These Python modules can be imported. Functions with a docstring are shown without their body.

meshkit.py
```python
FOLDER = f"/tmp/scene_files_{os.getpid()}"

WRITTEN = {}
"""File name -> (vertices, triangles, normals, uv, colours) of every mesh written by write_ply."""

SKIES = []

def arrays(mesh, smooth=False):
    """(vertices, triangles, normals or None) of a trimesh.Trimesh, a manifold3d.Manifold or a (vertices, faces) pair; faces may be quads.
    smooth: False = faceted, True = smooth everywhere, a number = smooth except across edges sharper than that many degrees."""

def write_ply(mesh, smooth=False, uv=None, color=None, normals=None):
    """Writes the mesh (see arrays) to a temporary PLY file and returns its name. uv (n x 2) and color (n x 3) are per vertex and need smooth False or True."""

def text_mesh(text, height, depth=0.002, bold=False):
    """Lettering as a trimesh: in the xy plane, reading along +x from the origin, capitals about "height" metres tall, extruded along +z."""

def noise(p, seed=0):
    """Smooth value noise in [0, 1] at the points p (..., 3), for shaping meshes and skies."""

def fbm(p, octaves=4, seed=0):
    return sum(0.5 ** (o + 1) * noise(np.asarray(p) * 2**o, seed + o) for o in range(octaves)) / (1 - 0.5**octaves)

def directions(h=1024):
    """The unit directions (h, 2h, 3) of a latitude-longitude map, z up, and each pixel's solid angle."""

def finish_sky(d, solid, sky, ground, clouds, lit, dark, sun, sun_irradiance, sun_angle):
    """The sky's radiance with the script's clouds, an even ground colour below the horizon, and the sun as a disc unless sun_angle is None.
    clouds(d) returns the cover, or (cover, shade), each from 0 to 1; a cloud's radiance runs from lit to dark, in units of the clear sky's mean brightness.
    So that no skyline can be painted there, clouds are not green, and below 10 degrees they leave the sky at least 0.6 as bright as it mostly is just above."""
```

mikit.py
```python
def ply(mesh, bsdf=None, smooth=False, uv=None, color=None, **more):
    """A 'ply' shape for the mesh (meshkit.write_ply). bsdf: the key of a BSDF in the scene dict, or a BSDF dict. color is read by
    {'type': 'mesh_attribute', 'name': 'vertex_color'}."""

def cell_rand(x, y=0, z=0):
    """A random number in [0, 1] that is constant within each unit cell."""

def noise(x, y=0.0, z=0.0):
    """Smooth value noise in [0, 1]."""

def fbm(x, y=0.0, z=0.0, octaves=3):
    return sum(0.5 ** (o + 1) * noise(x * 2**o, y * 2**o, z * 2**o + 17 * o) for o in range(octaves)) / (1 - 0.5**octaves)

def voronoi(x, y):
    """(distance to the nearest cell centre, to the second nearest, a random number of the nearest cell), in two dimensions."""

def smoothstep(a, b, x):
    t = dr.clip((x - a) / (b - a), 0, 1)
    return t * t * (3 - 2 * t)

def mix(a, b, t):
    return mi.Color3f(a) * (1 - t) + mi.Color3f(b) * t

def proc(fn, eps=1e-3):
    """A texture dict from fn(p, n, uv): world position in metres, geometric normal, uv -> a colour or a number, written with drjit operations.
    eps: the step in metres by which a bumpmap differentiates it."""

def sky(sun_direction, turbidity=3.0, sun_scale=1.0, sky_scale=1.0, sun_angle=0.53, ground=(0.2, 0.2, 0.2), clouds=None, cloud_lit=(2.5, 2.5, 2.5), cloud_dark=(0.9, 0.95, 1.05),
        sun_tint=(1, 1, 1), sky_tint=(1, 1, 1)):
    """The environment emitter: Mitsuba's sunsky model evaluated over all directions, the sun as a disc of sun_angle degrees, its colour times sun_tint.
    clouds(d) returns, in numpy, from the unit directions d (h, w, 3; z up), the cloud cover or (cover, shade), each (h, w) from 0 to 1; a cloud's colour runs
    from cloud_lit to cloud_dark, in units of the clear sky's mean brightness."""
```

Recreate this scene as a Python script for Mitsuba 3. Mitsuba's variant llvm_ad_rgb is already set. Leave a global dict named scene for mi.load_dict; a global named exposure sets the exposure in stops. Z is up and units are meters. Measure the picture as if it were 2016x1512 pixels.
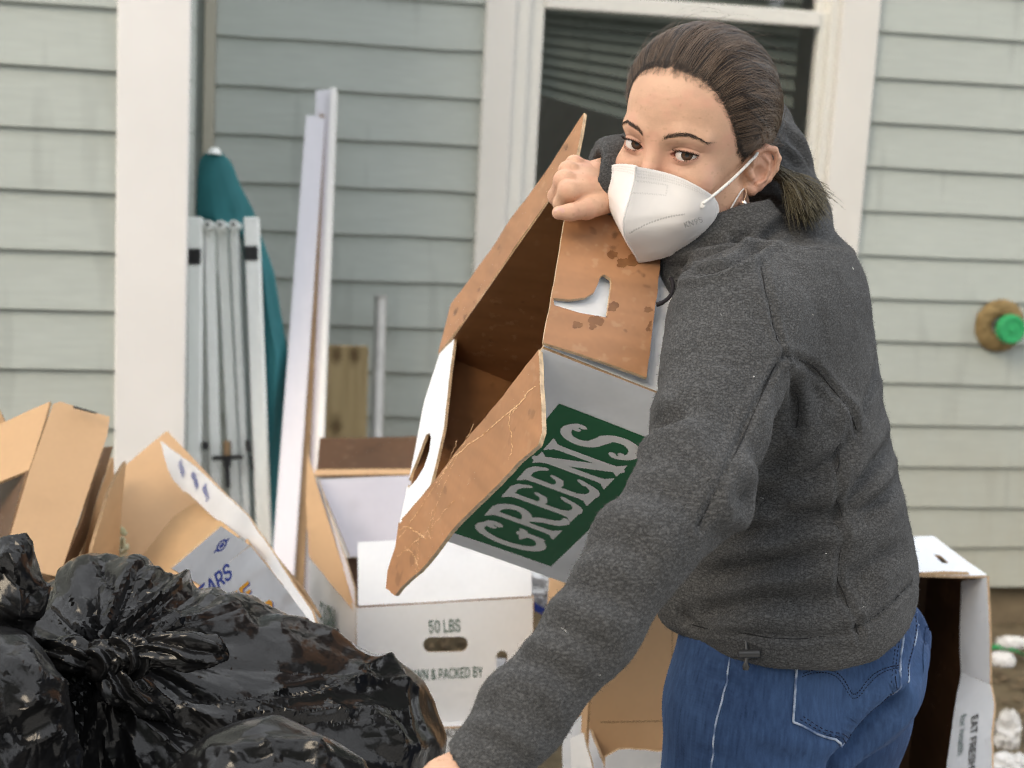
import math, os, random, tempfile
import numpy as np, trimesh, shapely, mitsuba as mi, drjit as dr
from scipy import ndimage
import shapely.geometry as sg
from shapely import affinity
import mikit, meshkit
from mikit import noise, fbm, voronoi, smoothstep, mix, proc

# ---------------------------------------------------------------- camera, light, exposure
F_PX = 2876.0                                    # focal length in pixels of a 2016 px wide frame
EYE = np.array([0.0, 0.0, 1.45])
PITCH, ROLL, YAW_WALL = math.radians(9.813), math.radians(3.097), math.radians(10.953)
_r, _u, _f = np.array([1, 0, 0.]), np.array([0, math.sin(PITCH), math.cos(PITCH)]), np.array([0, math.cos(PITCH), -math.sin(PITCH)])
_c, _s = math.cos(ROLL), math.sin(ROLL)
VIEW = np.array([_c * _r + _s * _u, -_s * _r + _c * _u, _f])      # rows: right, up, forward
scene, labels = {}, {}
T = mi.ScalarTransform4f
scene['camera'] = {'type': 'thinlens', 'fov': 2 * math.degrees(math.atan(1008 / F_PX)), 'fov_axis': 'x', 'near_clip': 0.05, 'far_clip': 200.0,
                   'aperture_radius': 0.0042, 'focus_distance': 1.5,
                   'to_world': T().look_at(origin=EYE.tolist(), target=(EYE + VIEW[2]).tolist(), up=VIEW[1].tolist())}
exposure = 3.12
scene['sky_light'] = mikit.sky((-0.62, -0.85, 0.8), turbidity=3, sun_scale=0.16, sun_angle=26, clouds=lambda d: 1.0,
                               cloud_lit=(2.06, 2.12, 2.2), cloud_dark=(0.9, 0.9, 0.92), sun_tint=(0.95, 0.97, 1.0), ground=(0.17, 0.165, 0.15))

# ---------------------------------------------------------------- helpers
rng = np.random.default_rng(7)


def vx(p):            # view-aligned coordinates (right, up, forward from the camera) -> world
    return np.asarray(p, float) @ VIEW + EYE


def xv(p):
    return (np.asarray(p, float) - EYE) @ VIEW.T


def V(px, py, d):     # a point in view-aligned coordinates
    return np.array([(px - 1008) / F_PX * d, (756 - py) / F_PX * d, d])


def at(px, py, d):    # a world point at depth d
    return vx(V(px, py, d))


def ray(px, py):
    return V(px, py, 1.0) @ VIEW


def on_plane(px, py, n, c):     # where the sight line meets the plane n.x = c (relative to the camera)
    r = ray(px, py)
    return EYE + r * (c / (r @ n))


def key_for(name):
    if name not in USED:
        USED[name] = 0
        return name
    USED[name] += 1
    return f'{name}_{USED[name]:03d}'


USED = {}


def add(name, mesh, mat, parent=None, label=None, cat=None, group=None, kind=None, **kw):
    k = key_for((parent + '__' if parent else '') + name)
    scene[k] = mikit.ply(mesh, mat, **kw)
    tag(k, label, cat, group, kind)
    return k


def tag(k, label=None, cat=None, group=None, kind=None):
    e = {a: b for a, b in (('label', label), ('category', cat), ('group', group), ('kind', kind)) if b}
    if e:
        labels[k] = {**labels.get(k, {}), **e}


def thing(name, label, cat, group=None):
    k = key_for(name)
    tag(k, label, cat, group)
    return k


def box_mesh(o, ex, ey, ez):    # a box from a corner and three edge vectors
    o, ex, ey, ez = map(lambda a: np.asarray(a, float), (o, ex, ey, ez))
    v = np.array([o + a * ex + b * ey + c * ez for a in (0, 1) for b in (0, 1) for c in (0, 1)])
    f = np.array([[0, 1, 3], [0, 3, 2], [4, 6, 7], [4, 7, 5], [0, 4, 5], [0, 5, 1], [2, 3, 7], [2, 7, 6], [0, 2, 6], [0, 6, 4], [1, 5, 7], [1, 7, 3]])
    m = trimesh.Trimesh(v, f, process=False)
    if np.dot(np.cross(ex, ey), ez) < 0:
        m.invert()
    return m


def bevel_box(o, ex, ey, ez, b=0.003):
    ex, ey, ez = (np.asarray(a, float) for a in (ex, ey, ez))
    L = [np.linalg.norm(a) for a in (ex, ey, ez)]
    pts = []
    for i in range(3):
        lo = [b, b, b]
        lo[i] = 0
        for s in np.ndindex(2, 2, 2):
            q = [lo[j] if s[j] == 0 else L[j] - lo[j] for j in range(3)]
            pts.append(np.asarray(o) + sum(q[j] * (ex, ey, ez)[j] / L[j] for j in range(3)))
    return trimesh.convex.convex_hull(np.array(pts))


def tube(pts, radii, sides=8, cap=True):
    p = np.asarray(pts, float)
    r = np.broadcast_to(np.asarray(radii, float), (len(p),))
    t = np.gradient(p, axis=0)
    t /= np.linalg.norm(t, axis=1, keepdims=True) + 1e-12
    a = np.zeros_like(p)
    a[0] = np.cross(t[0], [0, 0, 1] if abs(t[0][2]) < .9 else [1, 0, 0])
    for i in range(1, len(p)):
        a[i] = a[i - 1] - t[i] * (a[i - 1] @ t[i])
    for i in range(len(p)):
        a[i] /= np.linalg.norm(a[i]) + 1e-12
    b = np.cross(t, a)
    g = np.arange(sides) * 2 * np.pi / sides
    v = p[:, None] + r[:, None, None] * (np.cos(g)[None, :, None] * a[:, None] + np.sin(g)[None, :, None] * b[:, None])
    v = v.reshape(-1, 3)
    i, j = np.meshgrid(np.arange(len(p) - 1), np.arange(sides), indexing='ij')
    q = np.stack([i * sides + j, i * sides + (j + 1) % sides, (i + 1) * sides + (j + 1) % sides, (i + 1) * sides + j], -1).reshape(-1, 4)
    f = np.vstack([q[:, [0, 1, 2]], q[:, [0, 2, 3]]])
    if cap:
        n = len(v)
        v = np.vstack([v, p[0], p[-1]])
        j = np.arange(sides)
        e = (len(p) - 1) * sides
        f = np.vstack([f, np.stack([(j + 1) % sides, j, j * 0 + n], 1), np.stack([e + j, e + (j + 1) % sides, j * 0 + n + 1], 1)])
    return trimesh.Trimesh(v, f, process=False)


def spline(pts, n=24):
    from scipy.interpolate import CubicSpline
    p = np.asarray(pts, float)
    t = np.r_[0, np.cumsum(np.linalg.norm(np.diff(p, axis=0), axis=1) + 1e-9)]
    return CubicSpline(t / t[-1], p)(np.linspace(0, 1, n))


def cat(ms):
    return trimesh.util.concatenate(ms)


class Sheet:
    """A stiff sheet (card, paper, board) with its own plane: outline in the plane's metres, thickness, slight waviness."""

    def __init__(self, pts, outward, th=0.004, wave=0.0015, freq=9.0, seed=0, bend=0.0):
        p = np.asarray(pts, float)
        c = p.mean(0)
        n = np.linalg.svd(p - c)[2][2]
        if n @ np.asarray(outward, float) < 0:
            n = -n
        e1 = p[1] - p[0]
        e1 -= n * (e1 @ n)
        e1 /= np.linalg.norm(e1)
        self.o, self.e1, self.e2, self.n, self.th = p[0] - n * ((p[0] - c) @ n), e1, np.cross(n, e1), n, th
        self.wave, self.freq, self.seed, self.bend = wave, freq, seed, bend
        self.outline = self.flat(p)
        self.c2 = self.outline.mean(0)

    def flat(self, p):
        d = np.atleast_2d(p) - self.o
        return np.stack([d @ self.e1, d @ self.e2], 1)

    def lift(self, q, off):
        q = np.atleast_2d(q)
        w = self.wave * 2 * (meshkit.fbm(np.c_[q * self.freq, np.zeros(len(q))], 2, self.seed) - .5) + self.bend * ((q - self.c2) ** 2).sum(1)
        return self.o + q[:, :1] * self.e1 + q[:, 1:] * self.e2 + (np.asarray(off) + w)[:, None] * self.n

    def hit(self, px, py):      # plane coordinates where a sight line meets the sheet
        r = ray(px, py)
        return self.flat(EYE + r * ((self.o - EYE) @ self.n / (r @ self.n)))[0]

    def mesh(self, holes=(), size=0.025, rough=0.0, poly=None):
        if poly is None:
            poly = sg.Polygon(self.outline).buffer(0)
        if rough:
            q = np.array(poly.segmentize(0.006).exterior.coords)[:-1]
            q = q + rough * 2 * (np.stack([meshkit.fbm(np.c_[q * 60, q[:, :1] * 0], 2, self.seed + 3), meshkit.fbm(np.c_[q * 60, q[:, :1] * 0 + 9], 2, self.seed + 5)], 1) - .5)
            poly = sg.Polygon(q).buffer(0)
        for h in holes:
            poly = poly.difference(h)
        if poly.geom_type != 'Polygon':
            poly = max(poly.geoms, key=lambda g: g.area)
        vv, ff = trimesh.creation.triangulate_polygon(poly, engine='earcut')
        vv, ff = trimesh.remesh.subdivide_to_size(np.c_[vv, np.zeros(len(vv))], ff, size, max_iter=12)
        vv = vv[:, :2]
        a = trimesh.Trimesh(np.c_[vv, vv[:, 0] * 0], ff, process=False)
        if a.face_normals[:, 2].mean() < 0:
            ff = ff[:, ::-1]
        V_, F_, U_ = [self.lift(vv, np.full(len(vv), self.th / 2)), self.lift(vv, np.full(len(vv), -self.th / 2))], [ff, ff[:, ::-1] + len(vv)], [np.ones(len(vv)), np.zeros(len(vv))]
        n0 = 2 * len(vv)
        for ring in [poly.exterior, *poly.interiors]:
            q = np.array(sg.LineString(ring.coords).segmentize(size).coords)
            k = len(q)
            V_ += [self.lift(q, np.full(k, self.th / 2)), self.lift(q, np.full(k, -self.th / 2))]
            i = np.arange(k - 1)
            f = np.vstack([np.c_[i, i + 1, i + 1 + k], np.c_[i, i + 1 + k, i + k]]) + n0
            F_.append(f)
            U_.append(np.full(2 * k, 0.5))
            n0 += 2 * k
        m = trimesh.Trimesh(np.vstack(V_), np.vstack(F_), process=False)
        return m, np.c_[np.concatenate(U_), np.zeros(n0)]

    def add(self, name, mat, parent=None, label=None, cat=None, holes=(), size=0.025, rough=0.0, poly=None, **kw):
        m, uv = self.mesh(holes, size, rough, poly)
        k = key_for((parent + '__' if parent else '') + name)
        scene[k] = mikit.ply(m, mat, smooth=True, uv=uv)
        tag(k, label, cat, **kw)
        return k

    def print(self, shape, size=0.02, outer=True, lift=0.0006):
        """Flat print from a shapely shape in plane coordinates: a skin just above the face."""
        out = []
        for g in getattr(shape, 'geoms', [shape]):
            if g.area < 1e-9:
                continue
            vv, ff = trimesh.creation.triangulate_polygon(g, engine='earcut')
            vv, ff = trimesh.remesh.subdivide_to_size(np.c_[vv, np.zeros(len(vv))], ff, size, max_iter=12)
            s = 1 if outer else -1
            m = trimesh.Trimesh(self.lift(vv[:, :2], np.full(len(vv), s * (self.th / 2 + lift))), ff, process=False)
            if m.face_normals.mean(0) @ self.n * s < 0:
                m.invert()
            out.append(m)
        return cat(out)


def lettering(text, height, bold=True, squeeze=1.0):
    """Lettering as a shapely shape reading along +x, capitals 'height' tall, centred on the origin."""
    m = meshkit.text_mesh(text, 1.0, 0.1, bold=bold)
    f = m.faces[m.face_normals[:, 2] > .9]
    g = shapely.union_all([sg.Polygon(m.vertices[t][:, :2]) for t in f]).buffer(0.002)
    b = g.bounds
    g = affinity.translate(g, -(b[0] + b[2]) / 2, -(b[1] + b[3]) / 2)
    return affinity.scale(g, height * squeeze, height, origin=(0, 0))


def place(shape, origin, xdir):
    a = math.atan2(xdir[1], xdir[0])
    return affinity.translate(affinity.rotate(shape, a, origin=(0, 0), use_radians=True), origin[0], origin[1])


def paint_path(pts, w):
    """Brush stroke with changing width as a shapely shape."""
    parts = []
    for (x0, y0), (x1, y1), a, b in zip(pts[:-1], pts[1:], w[:-1], w[1:]):
        parts.append(shapely.union_all([sg.Point(x0, y0).buffer(a / 2, 8), sg.Point(x1, y1).buffer(b / 2, 8)]).convex_hull)
    return shapely.union_all(parts)


# ---- signed distance modelling
def smin(a, b, k):
    h = np.clip(.5 + .5 * (b - a) / k, 0, 1)
    return b * (1 - h) + a * h - k * h * (1 - h)


def smax(a, b, k):
    return -smin(-a, -b, k)


def s_ball(p, c, r):
    return np.linalg.norm(p - np.asarray(c, float), axis=-1) - r


def s_ell(p, c, r, R=None):
    q = p - np.asarray(c, float)
    if R is not None:
        q = q @ R
    r = np.asarray(r, float)
    k0, k1 = np.linalg.norm(q / r, axis=-1), np.linalg.norm(q / r ** 2, axis=-1)
    return k0 * (k0 - 1) / np.maximum(k1, 1e-9)


def s_cone(p, a, b, ra, rb):
    a, b = np.asarray(a, float), np.asarray(b, float)
    d = b - a
    t = np.clip(((p - a) @ d) / (d @ d), 0, 1)
    return np.linalg.norm(p - a - t[..., None] * d, axis=-1) - (ra + (rb - ra) * t)


def s_chain(p, pts, rad, k=0.004):
    out = None
    for a, b, ra, rb in zip(pts[:-1], pts[1:], rad[:-1], rad[1:]):
        d = s_cone(p, a, b, ra, rb)
        out = d if out is None else smin(out, d, k)
    return out


def sdf_mesh(f, lo, hi, h, safety=1.6):
    """Surface nets over the blocks of a grid that the surface can reach."""
    lo, hi = np.asarray(lo, float), np.asarray(hi, float)
    B = 8
    nb = np.ceil((hi - lo) / (h * B)).astype(int)
    n = nb * B + 1
    ci = np.stack(np.meshgrid(*[np.arange(k) for k in nb], indexing='ij'), -1).reshape(-1, 3)
    dc = f(lo + (ci + .5) * B * h)
    val = np.full(n, np.nan, np.float32)
    grid_sign = np.sign(dc).reshape(nb)
    coarse = np.repeat(np.repeat(np.repeat(grid_sign, B, 0), B, 1), B, 2)
    val[:-1, :-1, :-1] = coarse
    val[-1], val[:, -1], val[:, :, -1] = 1, 1, 1
    act = ci[np.abs(dc) < B * h * .87 * safety]
    off = np.stack(np.meshgrid(*[np.arange(B + 1)] * 3, indexing='ij'), -1).reshape(-1, 3)
    for s in range(0, len(act), 600):
        idx = (act[s:s + 600, None] * B + off).reshape(-1, 3)
        val[idx[:, 0], idx[:, 1], idx[:, 2]] = f(lo + idx * h)
    S = val < 0
    c = [S[a:n[0] - 1 + a, b:n[1] - 1 + b, d:n[2] - 1 + d] for a in (0, 1) for b in (0, 1) for d in (0, 1)]
    cnt = sum(x.astype(np.int8) for x in c)
    cells = np.argwhere((cnt > 0) & (cnt < 8))
    ids = np.full(n - 1, -1, np.int64)
    ids[tuple(cells.T)] = np.arange(len(cells))
    acc, num = np.zeros((len(cells), 3)), np.zeros(len(cells))
    corners = np.array(list(np.ndindex(2, 2, 2)))
    cv = np.stack([val[tuple((cells + q).T)] for q in corners], 1).astype(float)
    for i in range(8):
        for j in range(i + 1, 8):
            if np.abs(corners[i] - corners[j]).sum() != 1:
                continue
            a, b = cv[:, i], cv[:, j]
            m = (a < 0) != (b < 0)
            t = np.where(m, a / np.where(m, a - b, 1), 0)
            acc += np.where(m[:, None], corners[i] + t[:, None] * (corners[j] - corners[i]), 0)
            num += m
    verts = lo + (cells + acc / num[:, None]) * h
    F = []
    for ax in range(3):
        sl0, sl1 = [slice(1, -1)] * 3, [slice(1, -1)] * 3
        sl0[ax], sl1[ax] = slice(0, -1), slice(1, None)
        A, Bv = S[tuple(sl0)], S[tuple(sl1)]
        e = np.argwhere(A != Bv)
        inside = A[tuple(e.T)]
        e = e + 1
        e[:, ax] -= 1
        u, w = [(1, 2), (2, 0), (0, 1)][ax]
        def cell(du, dw):
            q = e.copy()
            q[:, u] += du
            q[:, w] += dw
            return ids[tuple(q.T)]
        q = np.stack([cell(-1, -1), cell(0, -1), cell(0, 0), cell(-1, 0)], 1)
        q = np.where(inside[:, None], q, q[:, ::-1])
        q = q[(q >= 0).all(1)]
        F += [q[:, [0, 1, 2]], q[:, [0, 2, 3]]]
    return trimesh.Trimesh(verts, np.vstack(F), process=False)


def vnormals(v, f):
    n = np.zeros_like(v)
    fn = np.cross(v[f[:, 1]] - v[f[:, 0]], v[f[:, 2]] - v[f[:, 0]])
    for k in range(3):
        np.add.at(n, f[:, k], fn)
    return n / np.maximum(np.linalg.norm(n, axis=1, keepdims=True), 1e-30)


# ---------------------------------------------------------------- materials
def bsdf(name, color, rough=0.7, spec=0.3, bump=None, bump_scale=1.0, eps=1e-3, both=True, **more):
    base = color if isinstance(color, dict) else {'type': 'rgb', 'value': list(color)}
    m = {'type': 'principled', 'base_color': base, 'roughness': rough, 'specular': spec, **more}
    if bump is not None:
        m = {'type': 'bumpmap', 'arbitrary': proc(bump, eps), 'scale': bump_scale, 'bsdf': m}
    scene[name] = {'type': 'twosided', 'bsdf': m} if both else m
    return name
# ---------------------------------------------------------------- the setting: ground, house wall, window
NW = np.array([-math.sin(YAW_WALL), math.cos(YAW_WALL), 0.0])     # out of the wall, away from the camera
AW = np.array([math.cos(YAW_WALL), math.sin(YAW_WALL), 0.0])      # along the wall to the right
UP = np.array([0, 0, 1.0])
D_MAIN, D_LEFT = 4.03, 3.23


def W(s, z, d):       # a point of the wall frame: s along, z up, d metres from the camera's vertical
    return AW * s + NW * d + UP * z


def wall_sz(px, py, d):
    p = on_plane(px, py, NW, d)
    return p @ AW, p[2]


def siding_col(c, seed):
    def fn(p, n, uv):
        grain = fbm(p.x * 14 + p.y * 14, p.z * 160 + seed, p.x * 3, 2)
        big = fbm(p.x * 2.5, p.z * 2.5, seed, 2)
        blotch = smoothstep(1.05, 0.1, p.z + .3 * (fbm(p.x * 3, p.y * 3, p.z * 6, 2) - .5)) * (.4 + .6 * fbm(p.x * 22, p.y * 22, p.z * 5, 3))  # warm brown blotches, stronger towards the bottom of the wall
        streak = smoothstep(.62, .8, fbm(p.x * 26, p.y * 26, p.z * 2.2, 2))
        return mix(mi.Color3f(c) * (0.93 + 0.1 * grain + 0.10 * (big - .5)) * (1 - .10 * streak), mi.Color3f(.36, .30, .19), 0.42 * blotch)
    return proc(fn)


def wood_bump(p, n, uv):
    return fbm(p.x * 12 + p.y * 12, p.z * 190, 1.0, 2)


bsdf('m_siding', siding_col((.43, .465, .435), 1.0), .55, .35, wood_bump, 0.0006)
bsdf('m_trim', proc(lambda p, n, uv: mi.Color3f(.79, .77, .755) * (0.95 + 0.08 * fbm(p.x * 8, p.y * 8, p.z * 5, 3))), .5, .4)
bsdf('m_trim_grey', proc(lambda p, n, uv: mi.Color3f(.70, .68, .645) * (0.95 + 0.08 * fbm(p.x * 8, p.y * 8, p.z * 5, 3))), .5, .4)
bsdf('m_corner_trim', (.42, .40, .33), .6)
bsdf('m_vinyl', (.70, .69, .65), .35, .5)


def soil(p, n, uv):
    a = fbm(p.x * 30, p.y * 30, 0.0, 4)
    b = fbm(p.x * 4, p.y * 4, 5.0, 3)
    return mix((.055, .043, .028), (.17, .135, .085), a * .7 + b * .4 - .1)


bsdf('m_soil', proc(soil), .95, .1, lambda p, n, uv: fbm(p.x * 60, p.y * 60, 2.0, 3), 0.006)
bsdf('m_concrete', proc(lambda p, n, uv: mix((.13, .10, .065), (.24, .19, .125), fbm(p.x * 20, p.y * 20, p.z * 20, 4))), .9, .2)
bsdf('m_dark_room', (.6, .6, .58), .9, .1)
bsdf('m_blind', (.10, .115, .10), .6, .3)

g = trimesh.creation.box([60, 60, 0.2])
g.apply_translation([0, 0, -0.1])
add('ground', g, 'm_soil', kind='structure', label='bare brown soil with mulch along the house wall')
# unseen pale slab, added so that light bounces up onto the heap
bsdf('m_bounce_paving', proc(lambda p, n, uv: mi.Color3f(.44, .43, .41) * (.8 + .3 * fbm(p.x * 6, p.y * 6, 1.0, 4))), .85, .2)
add('bounce_paving', trimesh.creation.box([14, 12.6, .1]).apply_translation([0, -3.85, -.025]), 'm_bounce_paving', kind='structure', label='unseen pale concrete slab added to bounce light upward')
gm = []
for i in range(2600):      # loose chips of bark near the wall and where the yard shows
    s, d = rng.uniform(-.5, 2.2), 4.0 - abs(rng.normal(0, .55))
    p = W(s, 0.004 + rng.uniform(0, .012), d)
    a, l = rng.uniform(0, 6.28), rng.uniform(.008, .028)
    ex = np.array([math.cos(a), math.sin(a), rng.uniform(-.3, .3)]) * l
    ey = np.array([-math.sin(a), math.cos(a), rng.uniform(-.3, .3)]) * l * rng.uniform(.3, .6)
    gm.append(box_mesh(p, ex, ey, np.cross(ex, ey) / l / l * .004))
bsdf('m_chip', proc(lambda p, n, uv: mix((.06, .045, .03), (.22, .16, .10), mikit.cell_rand(p.x * 40, p.y * 40, 1.0))), .9, .2)
add('bark_mulch', cat(gm), 'm_chip', kind='stuff', label='loose bark mulch lying along the foot of the wall', cat='mulch')

house = thing('house', 'pale green clapboard house wall with white trim and a window', 'house')
COURSE, Z0 = 0.127, 1.784
s_cl = wall_sz(372, 300, D_LEFT)[0]       # right end of the corner post
s_pl = wall_sz(231, 300, D_LEFT)[0]       # left end of the corner post
s_in = wall_sz(401, 300, D_MAIN)[0]
s_w0, s_w1 = wall_sz(954, 20, D_MAIN)[0], wall_sz(1724, 20, D_MAIN)[0]
z_sill, z_head = 0.72, 2.35


def boards(s0, s1, d, za, zb):
    for k in range(-9, 14):
        z = Z0 - COURSE * k
        if z < za - .02 or z > zb - .03:
            continue
        zt = min(z + COURSE + .012, zb)
        prof = [(0.014, 0), (0.0125, 0.0), (0.015, 0.003)]
        # a lapped board: thick lower edge standing proud, thin top tucked under the next board
        y = [(z, d - .016), (z, d - .002), (zt, d), (zt, d - .0035), (z + .002, d - .0175)]
        ss = np.linspace(s0, s1, 8)
        wv_ = (rng.random(8) - .5) * .0032
        q = np.array([[W(s, zz + (w if i_ in (0, 1, 4) else 0), dd + .4 * w) for i_, (zz, dd) in enumerate(y)] for s, w in zip(ss, wv_)])
        n = len(y)
        v = q.reshape(-1, 3)
        f = []
        for a in range(7):
            for i in range(n):
                j = (i + 1) % n
                f += [[a * n + i, a * n + j, (a + 1) * n + j], [a * n + i, (a + 1) * n + j, (a + 1) * n + i]]
        f += [[0, i + 1, i] for i in range(1, n - 1)] + [[7 * n, 7 * n + i, 7 * n + i + 1] for i in range(1, n - 1)]
        m = trimesh.Trimesh(v, f, process=False)
        m.fix_normals()
        add('siding_board', m, 'm_siding', house)


boards(s_in + .028, s_w0, D_MAIN, .1, 2.75)
boards(s_w1, s_w1 + 2.2, D_MAIN, .1, 2.75)
boards(s_w0, s_w1, D_MAIN, z_head + .11, 2.75)
boards(s_w0, s_w1, D_MAIN, .1, z_sill - .05)
boards(s_pl - 2.2, s_pl, D_LEFT, .1, 2.75)
add('sheathing', cat([box_mesh(W(s_in - .3, 0.13, D_MAIN + .002), AW * (s_w0 - s_in + .3), UP * 2.62, NW * .1), box_mesh(W(s_w1, .13, D_MAIN + .002), AW * 2.2, UP * 2.62, NW * .1),
                      box_mesh(W(s_w0, .13, D_MAIN + .002), AW * (s_w1 - s_w0), UP * (z_sill - .18), NW * .1), box_mesh(W(s_w0, z_head + .1, D_MAIN + .002), AW * (s_w1 - s_w0), UP * .4, NW * .1),
                      box_mesh(W(s_pl - 2.2, .13, D_LEFT + .002), AW * (s_cl - s_pl + 2.2 - .02), UP * 2.62, NW * .1),
                      box_mesh(W(s_cl - .12, .13, D_LEFT + .103), AW * .1, UP * 2.62, NW * (D_MAIN - D_LEFT - .11))]), 'm_siding', house)
add('foundation', cat([box_mesh(W(s_in, -.1, D_MAIN + .03), AW * 4.5, UP * .232, NW * .1), box_mesh(W(s_pl - 2.2, -.1, D_LEFT + .03), AW * (s_cl - s_pl + 2.15), UP * .232, NW * .1)]), 'm_concrete', house)
add('corner_post', bevel_box(W(s_pl, .08, D_LEFT - .026), AW * (s_cl - s_pl), UP * 2.7, NW * .027, .003), 'm_trim', house)
add('corner_post', bevel_box(W(s_cl - .022, .08, D_LEFT + .002), AW * .019, UP * 2.7, NW * .12, .003), 'm_trim', house)
add('inside_corner_trim', bevel_box(W(s_in - .004, .1, D_MAIN - .028), AW * .03, UP * 2.65, NW * .027, .003), 'm_corner_trim', house)
for k in range(-9, 14):   # boards of the short return wall
    z = Z0 - COURSE * k
    if .1 < z < 2.7:
        add('siding_board', box_mesh(W(s_cl - .022, z, D_LEFT + .125), NW * (D_MAIN - D_LEFT - .157), UP * (COURSE - .003), AW * .012), 'm_siding', house)
add('eave', bevel_box(W(s_pl - 2.2, 2.76, D_LEFT - .05), AW * (s_cl - s_pl + 2.2), UP * .12, NW * .3, .01), 'm_trim', house)

# the window
win = house + '__window'
s_f0, s_f1 = wall_sz(1012, 20, D_MAIN)[0], wall_sz(1650, 20, D_MAIN)[0]
s_g0, s_g1 = wall_sz(1073, 20, D_MAIN)[0], wall_sz(1615, 50, D_MAIN)[0]
z_m0, z_m1 = wall_sz(1340, 34, D_MAIN)[1], wall_sz(1340, 3, D_MAIN)[1]      # meeting rail
wd = {}
def wpart(name, mesh, mat, **kw):
    add(name, mesh, mat, win, **kw)
wpart('casing', bevel_box(W(s_w0, z_sill - .02, D_MAIN - .036), AW * (s_f0 - s_w0), UP * (z_head - z_sill + .12), NW * .034), 'm_trim_grey')
wpart('casing', bevel_box(W(s_f1, z_sill - .02, D_MAIN - .036), AW * (s_w1 - s_f1), UP * (z_head - z_sill + .12), NW * .034), 'm_trim_grey')
wpart('casing', bevel_box(W(s_f0 + .001, z_head, D_MAIN - .034), AW * (s_f1 - s_f0 - .002), UP * .1, NW * .032), 'm_trim_grey')
wpart('sill', bevel_box(W(s_w0 - .03, z_sill - .06, D_MAIN - .07), AW * (s_w1 - s_w0 + .06), UP * .038, NW * .1), 'm_trim_grey')
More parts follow.
